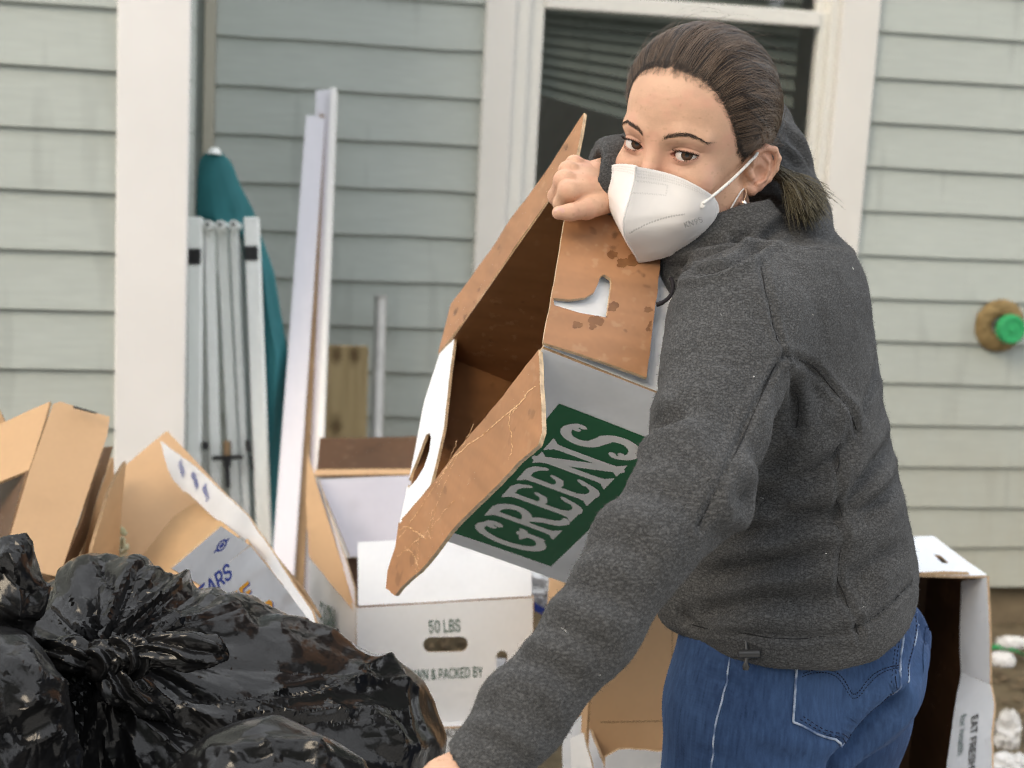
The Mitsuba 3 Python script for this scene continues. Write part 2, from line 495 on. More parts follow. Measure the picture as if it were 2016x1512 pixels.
for s0, s1 in ((s_f0, s_g0), (s_g1, s_f1)):
    e = (s1 - s0)
    inner = s_g0 if s0 == s_f0 else s_g1
    wpart('frame', bevel_box(W(s0 + (.0 if s0 == s_f0 else e * .5), z_sill - .02, D_MAIN - .018), AW * e * .5, UP * (z_head - z_sill + .02), NW * .06), 'm_vinyl')
    wpart('sash_stile', bevel_box(W(s0 + (e * .5 if s0 == s_f0 else 0), z_sill, D_MAIN + .004), AW * e * .5, UP * (z_m1 - z_sill), NW * .04), 'm_vinyl')
    wpart('sash_stile', bevel_box(W(s0 + (e * .5 if s0 == s_f0 else 0), z_m1 + .001, D_MAIN + .03), AW * e * .5, UP * (z_head - z_m1), NW * .04), 'm_vinyl')
wpart('meeting_rail', bevel_box(W(s_g0, z_m0, D_MAIN - .004), AW * (s_g1 - s_g0), UP * (z_m1 - z_m0), NW * .05), 'm_vinyl')
wpart('sash_rail', bevel_box(W(s_g0, z_sill, D_MAIN + .004), AW * (s_g1 - s_g0), UP * .05, NW * .04), 'm_vinyl')
scene['m_pane'] = {'type': 'thindielectric'}
wpart('pane', trimesh.Trimesh([W(s_g0, z_sill + .05, D_MAIN + .02), W(s_g1, z_sill + .05, D_MAIN + .02), W(s_g1, z_m0, D_MAIN + .02), W(s_g0, z_m0, D_MAIN + .02)], [[0, 1, 2], [0, 2, 3]]), 'm_pane')
wpart('pane', trimesh.Trimesh([W(s_g0, z_m1, D_MAIN + .045), W(s_g1, z_m1, D_MAIN + .045), W(s_g1, z_head, D_MAIN + .045), W(s_g0, z_head, D_MAIN + .045)], [[0, 1, 2], [0, 2, 3]]), 'm_pane')
# a dim room behind and a crooked half-raised blind
r = trimesh.Trimesh([W(s, z, d) for s in (s_w0 - .5, s_w1 + .5) for z in (.3, 2.6) for d in (D_MAIN + .12, D_MAIN + 2)],
                    [[1, 3, 7], [1, 7, 5], [0, 1, 5], [0, 5, 4], [2, 6, 7], [2, 7, 3], [0, 2, 3], [0, 3, 1], [4, 5, 7], [4, 7, 6]], process=False)
wpart('dim_room', r, 'm_dark_room')
zb0, zb1 = wall_sz(1066, 185, D_MAIN + .09)[1], wall_sz(1600, 330, D_MAIN + .09)[1]
N_SL = 27
for k in range(N_SL):
    t = k / (N_SL - 1)
    zl, tl_ = 2.28 + (zb0 - 2.28) * t, (zb0 - zb1) * t ** 6
    za, zc = zl, zl - tl_
    a, b = W(s_g0 + .004, za, D_MAIN + .075), W(s_g1 - .03, zc, D_MAIN + .075)
    hgt = .033 if k % 4 else .030
    wpart('slat', box_mesh(a, b - a, UP * hgt + NW * .016, NW * .0012), 'm_blind')
for s in (s_g0 + .14, s_g1 - .14):
    wpart('ladder_cord', tube([W(s, 1.55, D_MAIN + .07), W(s, 2.28, D_MAIN + .07)], .0012, 5), 'm_blind')

# the garden tap with its round pad
bsdf('m_pad', proc(lambda p, n, uv: mix((.13, .085, .035), (.38, .28, .14), fbm(p.x * 70, p.y * 70, p.z * 70, 3))), .95, .1, lambda p, n, uv: fbm(p.x * 90, p.y * 90, p.z * 90, 3), 0.006)
bsdf('m_green_plastic', (.025, .33, .115), .4, .5)
bsdf('m_brass', (.20, .13, .06), .5, .5, metallic=.6)
tap = thing('garden_tap', 'green round tap cap on a frayed tan fibre ring on the siding', 'tap')
s_t, z_t = wall_sz(1972, 642, D_MAIN - .03)


def disc(r_prof, c, n=40):     # a turned shape whose axis points out of the wall
    pr = np.array(r_prof)
    v, f = [], []
    for i, (rr, d) in enumerate(pr):
        for a in range(n):
            v.append(c + AW * rr * math.cos(2 * np.pi * a / n) + UP * rr * math.sin(2 * np.pi * a / n) - NW * d)
    for i in range(len(pr) - 1):
        for a in range(n):
            b = (a + 1) % n
            f += [[i * n + a, (i + 1) * n + a, (i + 1) * n + b], [i * n + a, (i + 1) * n + b, i * n + b]]
    m = trimesh.Trimesh(v, f, process=False)
    return m


ct = W(s_t, z_t, D_MAIN - .016)
m = disc([(.030, 0.0), (.030, .012), (.04, .02), (.058, .022), (.072, .016), (.079, .006), (.080, 0)], ct, 60)
m.vertices += (meshkit.fbm(m.vertices * 60, 3)[:, None] - .5) * .008 * -NW + rng.normal(0, .0009, m.vertices.shape)
add('pad', m, 'm_pad', tap, smooth=True)
add('spout', tube([ct, ct - NW * .05, ct - NW * .075 - UP * .012], [.016, .016, .014], 14), 'm_brass', tap, smooth=40)
s_k, z_k = wall_sz(1989, 648, D_MAIN - .08)
ck = W(s_k, z_k, D_MAIN - .066)
m = disc([(0, 0), (.040, 0), (.043, .004), (.043, .026), (.039, .031), (.030, .031), (.028, .028), (.012, .028), (.010, .032), (0, .032)], ck, 64)
ang = np.arctan2((m.vertices - ck) @ UP, (m.vertices - ck) @ AW)
rad = np.hypot((m.vertices - ck) @ UP, (m.vertices - ck) @ AW)
m.vertices += ((rad > .041) * .0015 * np.cos(ang * 16))[:, None] * ((m.vertices - ck) / .043)
add('cap', m, 'm_green_plastic', tap, smooth=35)

# unseen trees, added to darken reflections in the window and the bags
bsdf('m_needles', proc(lambda p, n, uv: mix((.07, .08, .065), (.20, .22, .18), fbm(p.x * 2, p.y * 2, p.z * 2, 4))), .95, .1)
rt = np.random.default_rng(21)
tl_ = []
for i in range(26):
    h = rt.uniform(6.5, 9.5)
    c = trimesh.creation.cone(radius=rt.uniform(1.5, 2.2), height=h, sections=40)
    c = c.subdivide().subdivide()
    c.vertices *= (1 + .35 * (meshkit.fbm(c.vertices * 3, 3, i)[:, None] - .5)) * [1, 1, 1]
    c.apply_translation([-16 + i * 1.3 + rt.normal(0, .3), -10.5 + rt.normal(0, .8), 0])
    tl_.append(c)
add('added_treeline', cat(tl_), 'm_needles', kind='stuff', label='unseen dark conifers added to darken the reflections', cat='trees')
# ---------------------------------------------------------------- things leaning in the corner
bsdf('m_white_metal', proc(lambda p, n, uv: mi.Color3f(.83, .85, .83) * (.93 + .1 * fbm(p.x * 30, p.y * 30, p.z * 6, 2))), .35, .5)
bsdf('m_black_plastic', (.015, .015, .016), .4, .4)
bsdf('m_teal', proc(lambda p, n, uv: mi.Color3f(.022, .135, .15) * (.8 + .45 * fbm(p.x * 25, p.y * 25, p.z * 8, 3))), .7, .3, sheen=.3)
bsdf('m_white_board', (.70, .68, .74), .45, .4)
bsdf('m_brown_edge', proc(lambda p, n, uv: mix((.20, .12, .06), (.33, .22, .12), fbm(p.x * 60, p.y * 60, p.z * 8, 3))), .8)
bsdf('m_galv', proc(lambda p, n, uv: mi.Color3f(.42, .41, .39) * (.75 + .5 * fbm(p.x * 60, p.y * 60, p.z * 5, 2))), .45, .5, metallic=.3)


def plank_col(p, n, uv):
    s = (p.x * AW[0] + p.y * AW[1])
    k = None
    for (a, z) in KNOTS:
        d = dr.sqrt(dr.square((s - a) * 1.0) + dr.square((p.z - z) * .55))
        q = smoothstep(.030, .006, d + .008 * fbm(s * 60, p.z * 60, 0.0, 2))
        k = q if k is None else dr.maximum(k, q)
    g = fbm(s * 90 + 2 * fbm(s * 8, p.z * 3, 0.0, 2), p.z * 5, 1.0, 3)
    return mix(mix((.33, .24, .12), (.50, .385, .215), g), (.09, .05, .02), k * .85)


tent = thing('folded_canopy', 'folded canopy tent with teal cover and white metal legs standing in the wall corner', 'canopy tent')
DT = 3.42


def leg(pts, d, w, t, name='leg', mat='m_white_metal'):
    a, b = at(*pts[0], d), at(*pts[1], d + .0)
    ex = VIEW[0] * w / F_PX * d
    up = b - a
    ez = np.cross(ex, up)
    ez *= t / np.linalg.norm(ez)
    return add(name, bevel_box(a - ex / 2 - ez / 2, ex, up, ez, .003), mat, tent)


for top, bot, w, d in (((385, 428), (381, 1180), 28, DT), ((402, 470), (409, 1150), 12, DT + .06), ((412, 450), (430, 1120), 20, DT + .03), ((438, 450), (472, 1110), 22, DT + .05), ((461, 446), (491, 1110), 15, DT + .03),
                       ((495, 428), (521, 1075), 29, DT), ((440, 520), (408, 1110), 12, DT + .1), ((474, 470), (503, 1080), 10, DT + .1)):
    leg((bot, top), d, w, .022)
leg(((383, 522), (384, 490)), DT, 28, .03, 'band', 'm_black_plastic')
leg(((497, 514), (496, 485)), DT, 28, .03, 'band', 'm_black_plastic')
for x in (412, 437, 463):
    c = at(x, 444, DT + .01)
    add('joint', tube([c - VIEW[2] * .02, c + VIEW[2] * .03], .011, 12), 'm_white_metal', tent, smooth=40)
    add('bolt', tube([c - VIEW[2] * .026, c - VIEW[2] * .018], .0045, 8), 'm_black_plastic', tent)
for (x0, y0, x1, y1, r) in ((418, 902, 478, 900, .006), (447, 870, 447, 918, .010), (403, 870, 405, 886, .008), (486, 866, 490, 890, .006), (447, 918, 449, 960, .006), (493, 895, 497, 925, .004)):
    add('hub', tube([at(x0, y0, DT - .012), at(x1, y1, DT - .012)], r, 8), 'm_black_plastic', tent, smooth=40)
add('hub', tube([at(446, 868, DT - .02), at(447, 896, DT - .02)], .008, 8), 'm_brown_edge', tent)


def lathe_px(rows, d, depth, sides=48, folds=7, amp=.1, seed=0):
    """A gathered cloth sleeve from (y, left, right) rows at depth d."""
    rows = np.array(rows, float)
    ys = np.linspace(rows[0, 0], rows[-1, 0], 70)
    L, R_ = np.interp(ys, rows[:, 0], rows[:, 1]), np.interp(ys, rows[:, 0], rows[:, 2])
    g = np.linspace(0, 2 * np.pi, sides, endpoint=False)
    v = []
    for y, l, r in zip(ys, L, R_):
        c, rx = V((l + r) / 2, y, d), (r - l) / 2 / F_PX * d
        t = (y - ys[0]) / (ys[-1] - ys[0])
        w = 1 + amp * min(1, 3 * t) * (np.cos(folds * g + 2 * t + seed) + .6 * np.cos((folds * 2 + 3) * g - 3 * t)) * (.5 + .5 * np.sin(g * 1.0 + 2.2) ** 2)
        v.append(np.stack([c[0] + rx * np.cos(g) * (1 + (w - 1) * .5), c[1] + 0 * g, c[2] + depth * min(1, .3 + 2 * t) * np.sin(g) * w], 1))
    v = np.vstack(v)
    i, j = np.meshgrid(np.arange(len(ys) - 1), np.arange(sides), indexing='ij')
    q = np.stack([i * sides + j, i * sides + (j + 1) % sides, (i + 1) * sides + (j + 1) % sides, (i + 1) * sides + j], -1).reshape(-1, 4)
    f = np.vstack([q[:, [0, 1, 2]], q[:, [0, 2, 3]]])
    n = len(v)
    v = np.vstack([v, v[:sides].mean(0)])
    f = np.vstack([f, np.stack([np.arange(sides), (np.arange(sides) + 1) % sides, np.full(sides, n)], 1)])
    m = trimesh.Trimesh(vx(v), f, process=False)
    return m


add('cover', lathe_px([(302, 404, 438), (307, 396, 446), (322, 391, 457), (362, 388, 471), (417, 387, 499), (436, 389, 502), (448, 440, 505), (470, 478, 516), (535, 484, 538), (620, 490, 552), (700, 497, 568), (800, 500, 562), (900, 502, 556), (1030, 505, 543), (1150, 505, 540)], DT + .09, .07, amp=.13), 'm_teal', tent, smooth=True)
add('finial', tube([at(422, 304, DT + .07), at(423, 291, DT + .07)], [.018, .010], 14), 'm_white_metal', tent, smooth=50)

DB = 3.55


def leaning(pts_bottom, pts_top, d0, d1, th):
    """A long flat board from two bottom and two top corners given in the photograph; d0 and d1 are the depths of foot and head."""
    a, b, c, e = at(*pts_bottom[0], d0), at(*pts_bottom[1], d0), at(*pts_top[0], d1), at(*pts_top[1], d1)
    n = np.cross(b - a, c - a)
    n *= th / np.linalg.norm(n)
    if n @ VIEW[2] < 0:
        n = -n
    v = np.array([a, b, e, c, a + n, b + n, e + n, c + n])
    f = [[0, 1, 2], [0, 2, 3], [4, 6, 5], [4, 7, 6], [0, 4, 5], [0, 5, 1], [1, 5, 6], [1, 6, 2], [2, 6, 7], [2, 7, 3], [3, 7, 4], [3, 4, 0]]
    m = trimesh.Trimesh(v, f, process=False)
    m.fix_normals()
    return m


k = add('trim_board', leaning(((530, 1180), (574, 1180)), ((603, 226), (640, 232)), 3.25, 3.72, .02), 'm_white_board', None, 'wide white trim board leaning in front, left of the brown strip', 'board')
k = add('brown_strip', leaning(((578, 1180), (596, 1180)), ((629, 222), (641, 230)), 3.27, 3.73, .012), 'm_brown_edge', None, 'thin brown strip squeezed between two white boards', 'strip')
tb = thing('trim_board', 'taller white trim board with a raised lip at its right edge', 'board')
add('face', leaning(((598, 1180), (618, 1180)), ((622, 178), (655, 176)), 3.29, 3.76, .02), 'm_white_board', tb)
add('lip', leaning(((613, 1180), (624, 1180)), ((651, 172), (662, 172)), 3.27, 3.74, .03), 'm_trim', tb)

KNOTS = []
for (x, y) in ((662, 697), (697, 697), (660, 835)):
    p = on_plane(x, y, NW, 3.85)
    KNOTS.append((float(p @ AW), float(p[2])))
bsdf('m_plank', proc(plank_col), .8, .2)
a, b = on_plane(645, 682, NW, 3.85), on_plane(726, 690, NW, 3.85)
s0, s1 = a @ AW, b @ AW
add('pine_plank', bevel_box(W(s0, 0, 3.72), AW * (s1 - s0), UP * a[2] + NW * .14, NW * .022, .003), 'm_plank', None, 'short yellow pine plank with dark knots leaning on the siding', 'plank')
pp = thing('metal_pole', 'grey metal pole leaning upright beside the pine plank', 'pole')
p1 = on_plane(749, 590, NW, 3.9)
p0 = on_plane(738, 980, NW, 3.6)
add('shaft', tube([p0 + (p0 - p1) * .3, p1], .0165, 18), 'm_galv', pp, smooth=40)
add('end_cap', tube([p1 - UP * .004, p1 + UP * .012], [.0178, .0170], 18), 'm_galv', pp, smooth=40)

# ---------------------------------------------------------------- cartons


def card(outer, inner, edge, streak=0.25, wax=0.0, blotch=0.15, seed=0.0, scratch=0.0):
    outer, inner, edge = (tuple(c) for c in (outer, inner, edge))

    def fn(p, n, uv):
        q = fbm(p.x * 9 + 30 * p.z, p.y * 9 + 3 * p.x, p.z * 45 + seed, 3)
        b = fbm(p.x * 11, p.y * 11, p.z * 11 + seed, 3)
        fine = fbm(p.x * 260, p.y * 260, p.z * 120, 2)
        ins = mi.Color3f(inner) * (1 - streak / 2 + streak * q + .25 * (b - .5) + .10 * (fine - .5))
        out = mi.Color3f(outer) * (1 - blotch * smoothstep(.5, .85, b) + .05 * (fine - .5))  # outer face: random dirt blotches
        if wax:
            spot = smoothstep(.70, .76, fbm(p.x * 38, p.y * 38, p.z * 30 + seed, 3))
            ins = mix(ins, mi.Color3f(inner) * .5, spot * wax)
            rub = smoothstep(.60, .80, fbm(p.x * 95, p.y * 70, p.z * 95 + 4, 3)) * smoothstep(.4, .6, b)
            ins = mix(ins, mi.Color3f(.72, .55, .38), rub * .13 * wax)
        if scratch:
            w1, w2 = noise(p.x * 17 + 3, p.y * 12, p.z * 17), noise(p.x * 8 + 9, p.y * 5, p.z * 24)
            line = smoothstep(.012, .0, dr.abs(w1 - .5)) * smoothstep(.45, .6, noise(p.x * 9, p.y * 9, p.z * 9)) + smoothstep(.009, .0, dr.abs(w2 - .45)) * smoothstep(.5, .6, noise(p.x * 7, p.y * 7, p.z * 7 + 8))
            ins = mix(ins, mi.Color3f(.80, .55, .33), dr.minimum(line, 1.0) * scratch)
        e = smoothstep(.1, .3, uv.x) * smoothstep(.97, .9, uv.x)
        return mix(mix(ins, out, smoothstep(.9, .97, uv.x)), mi.Color3f(edge) * (.6 + .8 * fine), e)
    return proc(fn)


WHITE = (.66, .685, .725)
bsdf('m_card_white', card(WHITE, (.30, .185, .095), (.40, .28, .17)), .6, .25)
bsdf('m_card_waxed', card((.74, .755, .78), (.35, .175, .085), (.50, .36, .22), .5, 1.0, .1, 3.0), .42, .4)
bsdf('m_card_scratched', card((.66, .68, .72), (.35, .17, .078), (.55, .42, .28), .45, .5, .1, 3.0, .0), .42, .4)
bsdf('m_card_shaded', card((.74, .755, .78), (.185, .085, .034), (.40, .27, .16), .5, .6, .1, 3.0), .4, .4)  # inner colour darkened: the shade inside the carton is painted in
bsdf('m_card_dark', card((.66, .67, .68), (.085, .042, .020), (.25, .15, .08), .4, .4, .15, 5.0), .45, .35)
bsdf('m_card_kraft', card((.50, .325, .185), (.42, .275, .15), (.35, .23, .13), .12, 0, .12), .75, .2)
bsdf('m_card_liner', card((.62, .60, .66), (.62, .60, .66), (.42, .32, .22)), .6, .25)
bsdf('m_print_green', (.012, .115, .045), .5, .35)
bsdf('m_print_ink', (.035, .085, .07), .6, .3)
bsdf('m_print_blue', (.035, .06, .30), .6, .3)
bsdf('m_print_orange', (.75, .36, .03), .6, .3)
bsdf('m_print_grey', (.72, .72, .71), .5, .35)
bsdf('m_print_black', (.05, .05, .05), .6, .3)


def S(pts, toward=None, **kw):
    """Sheet from (px, py, depth) corners. Outer face towards the camera unless 'toward' is -1."""
    p = np.array([at(*q) for q in pts])
    return Sheet(p, -VIEW[2] * (toward or 1), **kw)


def plane3(a, b, c):     # depth lookup on the plane through three (px, py, depth) points
    A, B, C = at(*a), at(*b), at(*c)
    n = np.cross(B - A, C - A)
    return lambda px, py: float((A - EYE) @ n / (ray(px, py) @ n))


def slot(sheet, px, py, w, h, ang=0.0, n=10):
    """A rounded hand-hole centred where a sight line meets the sheet, w and h in metres along the picture's right and up."""
    c = sheet.hit(px, py)
    ex = np.array([VIEW[0] @ sheet.e1, VIEW[0] @ sheet.e2])
    ex /= np.linalg.norm(ex)
    s = sg.LineString([(-w / 2 + h / 2, 0), (w / 2 - h / 2, 0)]).buffer(h / 2, n)
    return place(affinity.rotate(s, ang, origin=(0, 0)), c, ex)


def px_poly(sheet, pts):
    return sg.Polygon([sheet.hit(*p) for p in pts]).buffer(0)


# --- the carton of greens held by the person
gb = thing('greens_carton', 'open white produce carton with a green printed panel held by the person', 'carton')
cA, cu, cv, cw = np.array([0.032, 0.038, 1.515]), np.array([-.172, -.216, .339]), np.array([.042, .218, .161]), np.array([.245, -.094, .064]) * .95
cc = lambda i, j, k: vx(cA + i * cu + j * cv + k * cw)
U_, V_, W_ = (x @ VIEW for x in (cu, cv, cw))
un = lambda a: a / np.linalg.norm(a)
near = Sheet([cc(0, 0, 0), cc(0, 0, 1), cc(1, 0, 1), cc(1, 0, 0)], -V_, wave=.0012, seed=1)
near.add('side', 'm_card_shaded', gb, label='side panel with the green print')
topf = Sheet([cc(0, 0, 0), cc(0, 1, 0), cc(0, 1, 1), cc(0, 0, 1)], -U_, wave=.0012, seed=2)
topf.add('side', 'm_card_shaded', gb)
Sheet([cc(0, 1, 0), cc(1, 1, 0), cc(1, 1, 1), cc(0, 1, 1)], V_, seed=3).add('side', 'm_card_shaded', gb)
Sheet([cc(1, 0, 0), cc(1, 0, 1), cc(1, 1, 1), cc(1, 1, 0)], U_, seed=4).add('side', 'm_card_shaded', gb)
Sheet([cc(0, 0, 1), cc(0, 1, 1), cc(1, 1, 1), cc(1, 0, 1)], W_, seed=5).add('bottom', 'm_card_shaded', gb)
# flap folded back over the upper side, with a torn-open hand-hole
f2 = Sheet([cc(0, -.005, -.012), cc(0, .74, -.012), cc(-.02, .74, .435), cc(-.025, 0, .44)], U_, wave=.002, seed=6)
f2.o = f2.o - un(U_) * .006
cut = px_poly(f2, [(1088, 589), (1120, 592), (1150, 588), (1168, 578), (1176, 560), (1180, 547), (1188, 543), (1200, 551), (1202, 560), (1198, 590), (1193, 627), (1140, 618), (1090, 603)])
f2.add('flap', 'm_card_waxed', gb, 'short brown flap folded back, its hand-hole torn open', holes=[cut], size=.012, rough=.0008)
rs_ = np.random.default_rng(17)
bsdf('m_stain', proc(lambda p, n, uv: mix((.15, .062, .022), (.25, .115, .045), fbm(p.x * 120, p.y * 120, p.z * 120, 2))), .35, .45)
blots = []
for (x, y, r_) in ((1206, 606, 9), (1172, 634, 10), (1166, 645, 6), (1136, 642, 8), (1274, 612, 7), (1282, 640, 7), (1226, 520, 10), (1246, 515, 12), (1205, 503, 8), (1276, 650, 4)):
    a_ = np.linspace(0, 2 * np.pi, 26)[:-1]
    rr_ = r_ * (.55 + .9 * meshkit.noise(np.c_[np.cos(a_) * 1.7 + x, np.sin(a_) * 1.7 + y, a_ * 0], 3))
    blots.append(sg.Polygon([f2.hit(x + q * math.cos(b_) * 1.25, y + q * math.sin(b_)) for q, b_ in zip(rr_, a_)]).buffer(0))
for b_ in getattr(shapely.union_all(blots), 'geoms', []):
    b_ = b_.intersection(sg.Polygon(f2.outline).buffer(-.002)).difference(cut)
    if b_.geom_type == 'Polygon' and b_.area > 1e-6:
        add('stain', f2.print(b_, .006, outer=f2.n @ VIEW[2] < 0, lift=.0003), 'm_stain', gb)
# far long flap, standing up and away
fB, fC = vx(cA + cv + np.array([.0155, .0615, .046])), vx(cA + cv + cu + np.array([.013, .072, .046]))
Sheet([cc(0, 1, 0), cc(1.0, 1, 0), fC, fB], U_ * 0 + VIEW[2] * 1 + V_, wave=.003, seed=7).add('flap', 'm_card_waxed', gb, 'far long brown flap standing up behind the hand', rough=.0006, size=.012)
# near long flap hanging down over the print
pl = plane3((1069, 688, 1.515), (791, 1033, 1.854), (1072, 845, 1.452))
pts = [(1066, 690), (1071, 850), (1063, 877), (1024, 911), (905, 1033), (839, 1116), (800, 1150), (780, 1173), (763, 1160), (767, 1124), (783, 1078), (789, 1030)]
f3 = Sheet([at(x, y, pl(x, y)) for x, y in pts], VIEW[2], wave=.002, seed=8, th=.0048)
f3.add('flap', 'm_card_scratched', gb, 'scuffed near long brown flap with pale creases', rough=.0012, size=.01)
CR = [[(938, 838), (905, 900), (880, 955), (862, 1000), (845, 1045)], [(1058, 760), (1020, 800), (960, 850), (880, 925), (830, 1000), (790, 1060)], [(1018, 800), (1008, 850), (1012, 880), (1004, 905)], [(1040, 780), (1012, 815)],
      [(792, 1045), (815, 1040), (828, 1052), (860, 1010)], [(828, 1052), (826, 1090), (824, 1140)], [(800, 1075), (815, 1090), (828, 1120)], [(858, 1000), (848, 1030), (850, 1060)], [(905, 870), (862, 965)], [(785, 1100), (850, 1040), (900, 985)]]
sf = shapely.union_all([sg.LineString([f3.hit(*q) for q in spline(c, 24) + np.random.default_rng(len(c)).normal(0, 1.2, (24, 2))]).buffer(.00055 if len(c) > 3 else .0004) for c in CR])
bsdf('m_crease', proc(lambda p, n, uv: mix((.42, .21, .08), (.78, .52, .30), smoothstep(.3, .6, fbm(p.x * 160, p.y * 160, p.z * 160, 2)))), .6)
add('crease', f3.print(sf, .01, outer=f3.n @ VIEW[2] < 0, lift=.0004), 'm_crease', gb)
# short flap at the low end, seen from its white outside, with a hand-hole
pl = plane3((869, 700, 2.005), (791, 1030, 1.85), (893, 655, 1.90))
pl2 = plane3((869, 700, 2.005), (791, 1030, 1.85), (878, 835, 1.86))
pts = [(866, 700), (893, 645), (897, 664), (886, 750), (877, 838), (850, 955), (800, 1022), (789, 1032), (806, 947), (838, 790)]
f4 = Sheet([at(x, y, pl2(x, y)) for x, y in pts], -VIEW[2], wave=.0015, seed=10)
hole = px_poly(f4, [(847, 853), (850, 862), (846, 890), (836, 920), (822, 945), (806, 962), (804, 952), (812, 930), (824, 900), (834, 872), (840, 857)])
f4.add('flap', 'm_card_waxed', gb, 'short white flap with a hand-hole slot', holes=[hole], size=.01, rough=.0006)

# the print: green rectangle and display lettering, laid out in the panel's own metres (x along the long edge, y across)
e_u = np.array([un(U_) @ near.e1, un(U_) @ near.e2])
e_w = np.array([un(W_) @ near.e1, un(W_) @ near.e2])
lu, lw = np.linalg.norm(cu), np.linalg.norm(cw)
grn = sg.Polygon([e_u * (lu * a) + e_w * (lw * b) for a, b in ((.178, .215), (.18, .77), (.935, .77), (.94, .24))])


def glyphs():
    """Seven letters of a flared display face, drawn as brush strokes in a 1 x 1.5 box each."""
    def st(*p, w=None):
        p = np.array(p, float)
        return paint_path(p, w if w is not None else [.2] * len(p))
    def arc(cx, cy, rx, ry, a0, a1, w0=.2, w1=.2, wm=None, n=18):
        a = np.radians(np.linspace(a0, a1, n))
        t = np.linspace(0, 1, n)
        wm = (w0 + w1) / 2 if wm is None else wm
        w = w0 * (1 - t) ** 2 + 2 * t * (1 - t) * (2 * wm - (w0 + w1) / 2) + w1 * t ** 2
        return paint_path(np.c_[cx + rx * np.cos(a), cy + ry * np.sin(a)], w)
    def serif(x, y, up, w=.30):     # flared foot of a stem
        s = 1 if up else -1
        return sg.Polygon([(x - w, y), (x + w, y), (x + .12, y - s * .13), (x + .09, y - s * .3), (x - .09, y - s * .3), (x - .12, y - s * .13)])
    def stem(x):
        return shapely.union_all([sg.box(x - .095, .1, x + .095, 1.4), serif(x, 1.5, True), serif(x, 0, False)])
    G = shapely.union_all([arc(.55, .75, .45, .68, 48, 325, .12, .16, .22), arc(.82, 1.22, .12, .12, 200, -60, .12, .16, .14), st((.92, .18), (.9, .42), (.86, .62), w=[.14, .2, .2]), sg.Polygon([(.55, .55), (1.12, .72), (1.1, .56), (.8, .46)])])
    R = shapely.union_all([stem(.27), arc(.45, 1.08, .42, .33, 110, -110, .14, .14, .22), st((.27, 1.41), (.5, 1.41), w=[.14, .14]), st((.27, .76), (.5, .75), w=[.12, .12]), st((.5, .74), (.72, .5), (.84, .2), (1.02, .07), (1.18, .12), w=[.16, .22, .22, .17, .1])])
    E = shapely.union_all([stem(.27), st((.27, 1.42), (.62, 1.43), (.82, 1.36), (.95, 1.2), w=[.14, .14, .15, .10]), st((.27, .78), (.5, .76), (.66, .82), (.74, .98), w=[.13, .13, .14, .1]), arc(.6, .45, .32, .38, 205, 345, .14, .1, .19), st((.9, .36), (.98, .5), w=[.14, .09])])
    N = shapely.union_all([stem(.25), stem(.98), st((.2, 1.45), (.98, .08), w=[.26, .26])])
    Sx = shapely.union_all([arc(.56, 1.1, .36, .33, 30, 235, .10, .22, .2), arc(.52, .42, .4, .36, 60, -150, .22, .1, .24), st((.36, .83), (.72, .70), w=[.22, .24]), arc(.26, .30, .1, .1, 100, 330, .12, .12), arc(.78, 1.26, .1, .1, -40, 180, .12, .12)])
    return [(G, 1.12), (R, 1.12), (E, 1.0), (E, 1.0), (N, 1.24), (Sx, 1.0)]


gl, x = [], 0.0
for s, adv in glyphs():
    gl.append(affinity.translate(s, x, 0))
    x += adv + .06
word = shapely.union_all(gl).buffer(.012).simplify(.006)
# reading direction runs from the low end up to the hand; letters' heads point to the opening
L_, H_ = lu * .69, lw * .36
word = affinity.scale(affinity.translate(word, -x / 2, -.75), L_ / x, H_ / 1.5, origin=(0, 0))
Rm = np.array([-e_u, -e_w]).T
word = affinity.affine_transform(word, [Rm[0, 0], Rm[0, 1], Rm[1, 0], Rm[1, 1], *(e_u * lu * .56 + e_w * lw * .485)])
add('green_print', near.print(grn, .02, lift=.0005), 'm_print_green', gb)
add('lettering', near.print(word, .02, lift=.0011), 'm_print_grey', gb, label='pale letters reading GREENS')

# --- the tall white carton marked 50 LBS
lb = thing('onion_carton', 'white carton marked 50 LBS with its flaps open, behind the black bag', 'carton')
D1 = 2.34
fr = S([(702, 1196, D1), (1049, 1176, D1 + .03), (1049, 1424, D1 + .03), (703, 1430, D1)], seed=20)
hole1 = slot(fr, 877, 1268, .072, .024)
hole2 = slot(fr, 988, 1306, .042, .018, 90)
fr.add('front', 'm_card_white', lb, holes=[hole1, hole2], rough=.0005)
ex = un(fr.flat(at(1000, 1186, D1))[0] - fr.flat(at(750, 1193, D1))[0])
for txt, x, y, h, q in (('50 LBS', 875, 1232, .0195, .58), ('GROWN & PACKED BY', 867, 1326, .0165, .57)):
    add('lettering', fr.print(place(lettering(txt, h, True, q), fr.hit(x, y), ex)), 'm_print_ink', lb, label='dark green letters reading ' + txt)
S([(702, 1196, D1), (703, 1430, D1), (608, 1392, D1 + .27), (612, 1100, D1 + .27)], seed=21).add('left_side', 'm_card_white', lb)
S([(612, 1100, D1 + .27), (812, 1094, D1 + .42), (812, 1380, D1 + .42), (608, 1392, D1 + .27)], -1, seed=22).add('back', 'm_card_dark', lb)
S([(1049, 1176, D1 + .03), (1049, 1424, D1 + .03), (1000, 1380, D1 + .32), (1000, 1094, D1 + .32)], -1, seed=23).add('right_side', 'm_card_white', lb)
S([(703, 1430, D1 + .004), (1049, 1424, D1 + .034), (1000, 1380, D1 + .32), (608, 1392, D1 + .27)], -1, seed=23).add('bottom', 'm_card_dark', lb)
S([(705, 1194, D1), (1046, 1174, D1 + .03), (1048, 1052, D1 + .09), (704, 1068, D1 + .06)], seed=24, wave=.003, freq=14).add('flap', 'm_card_white', lb, 'white front flap standing up')
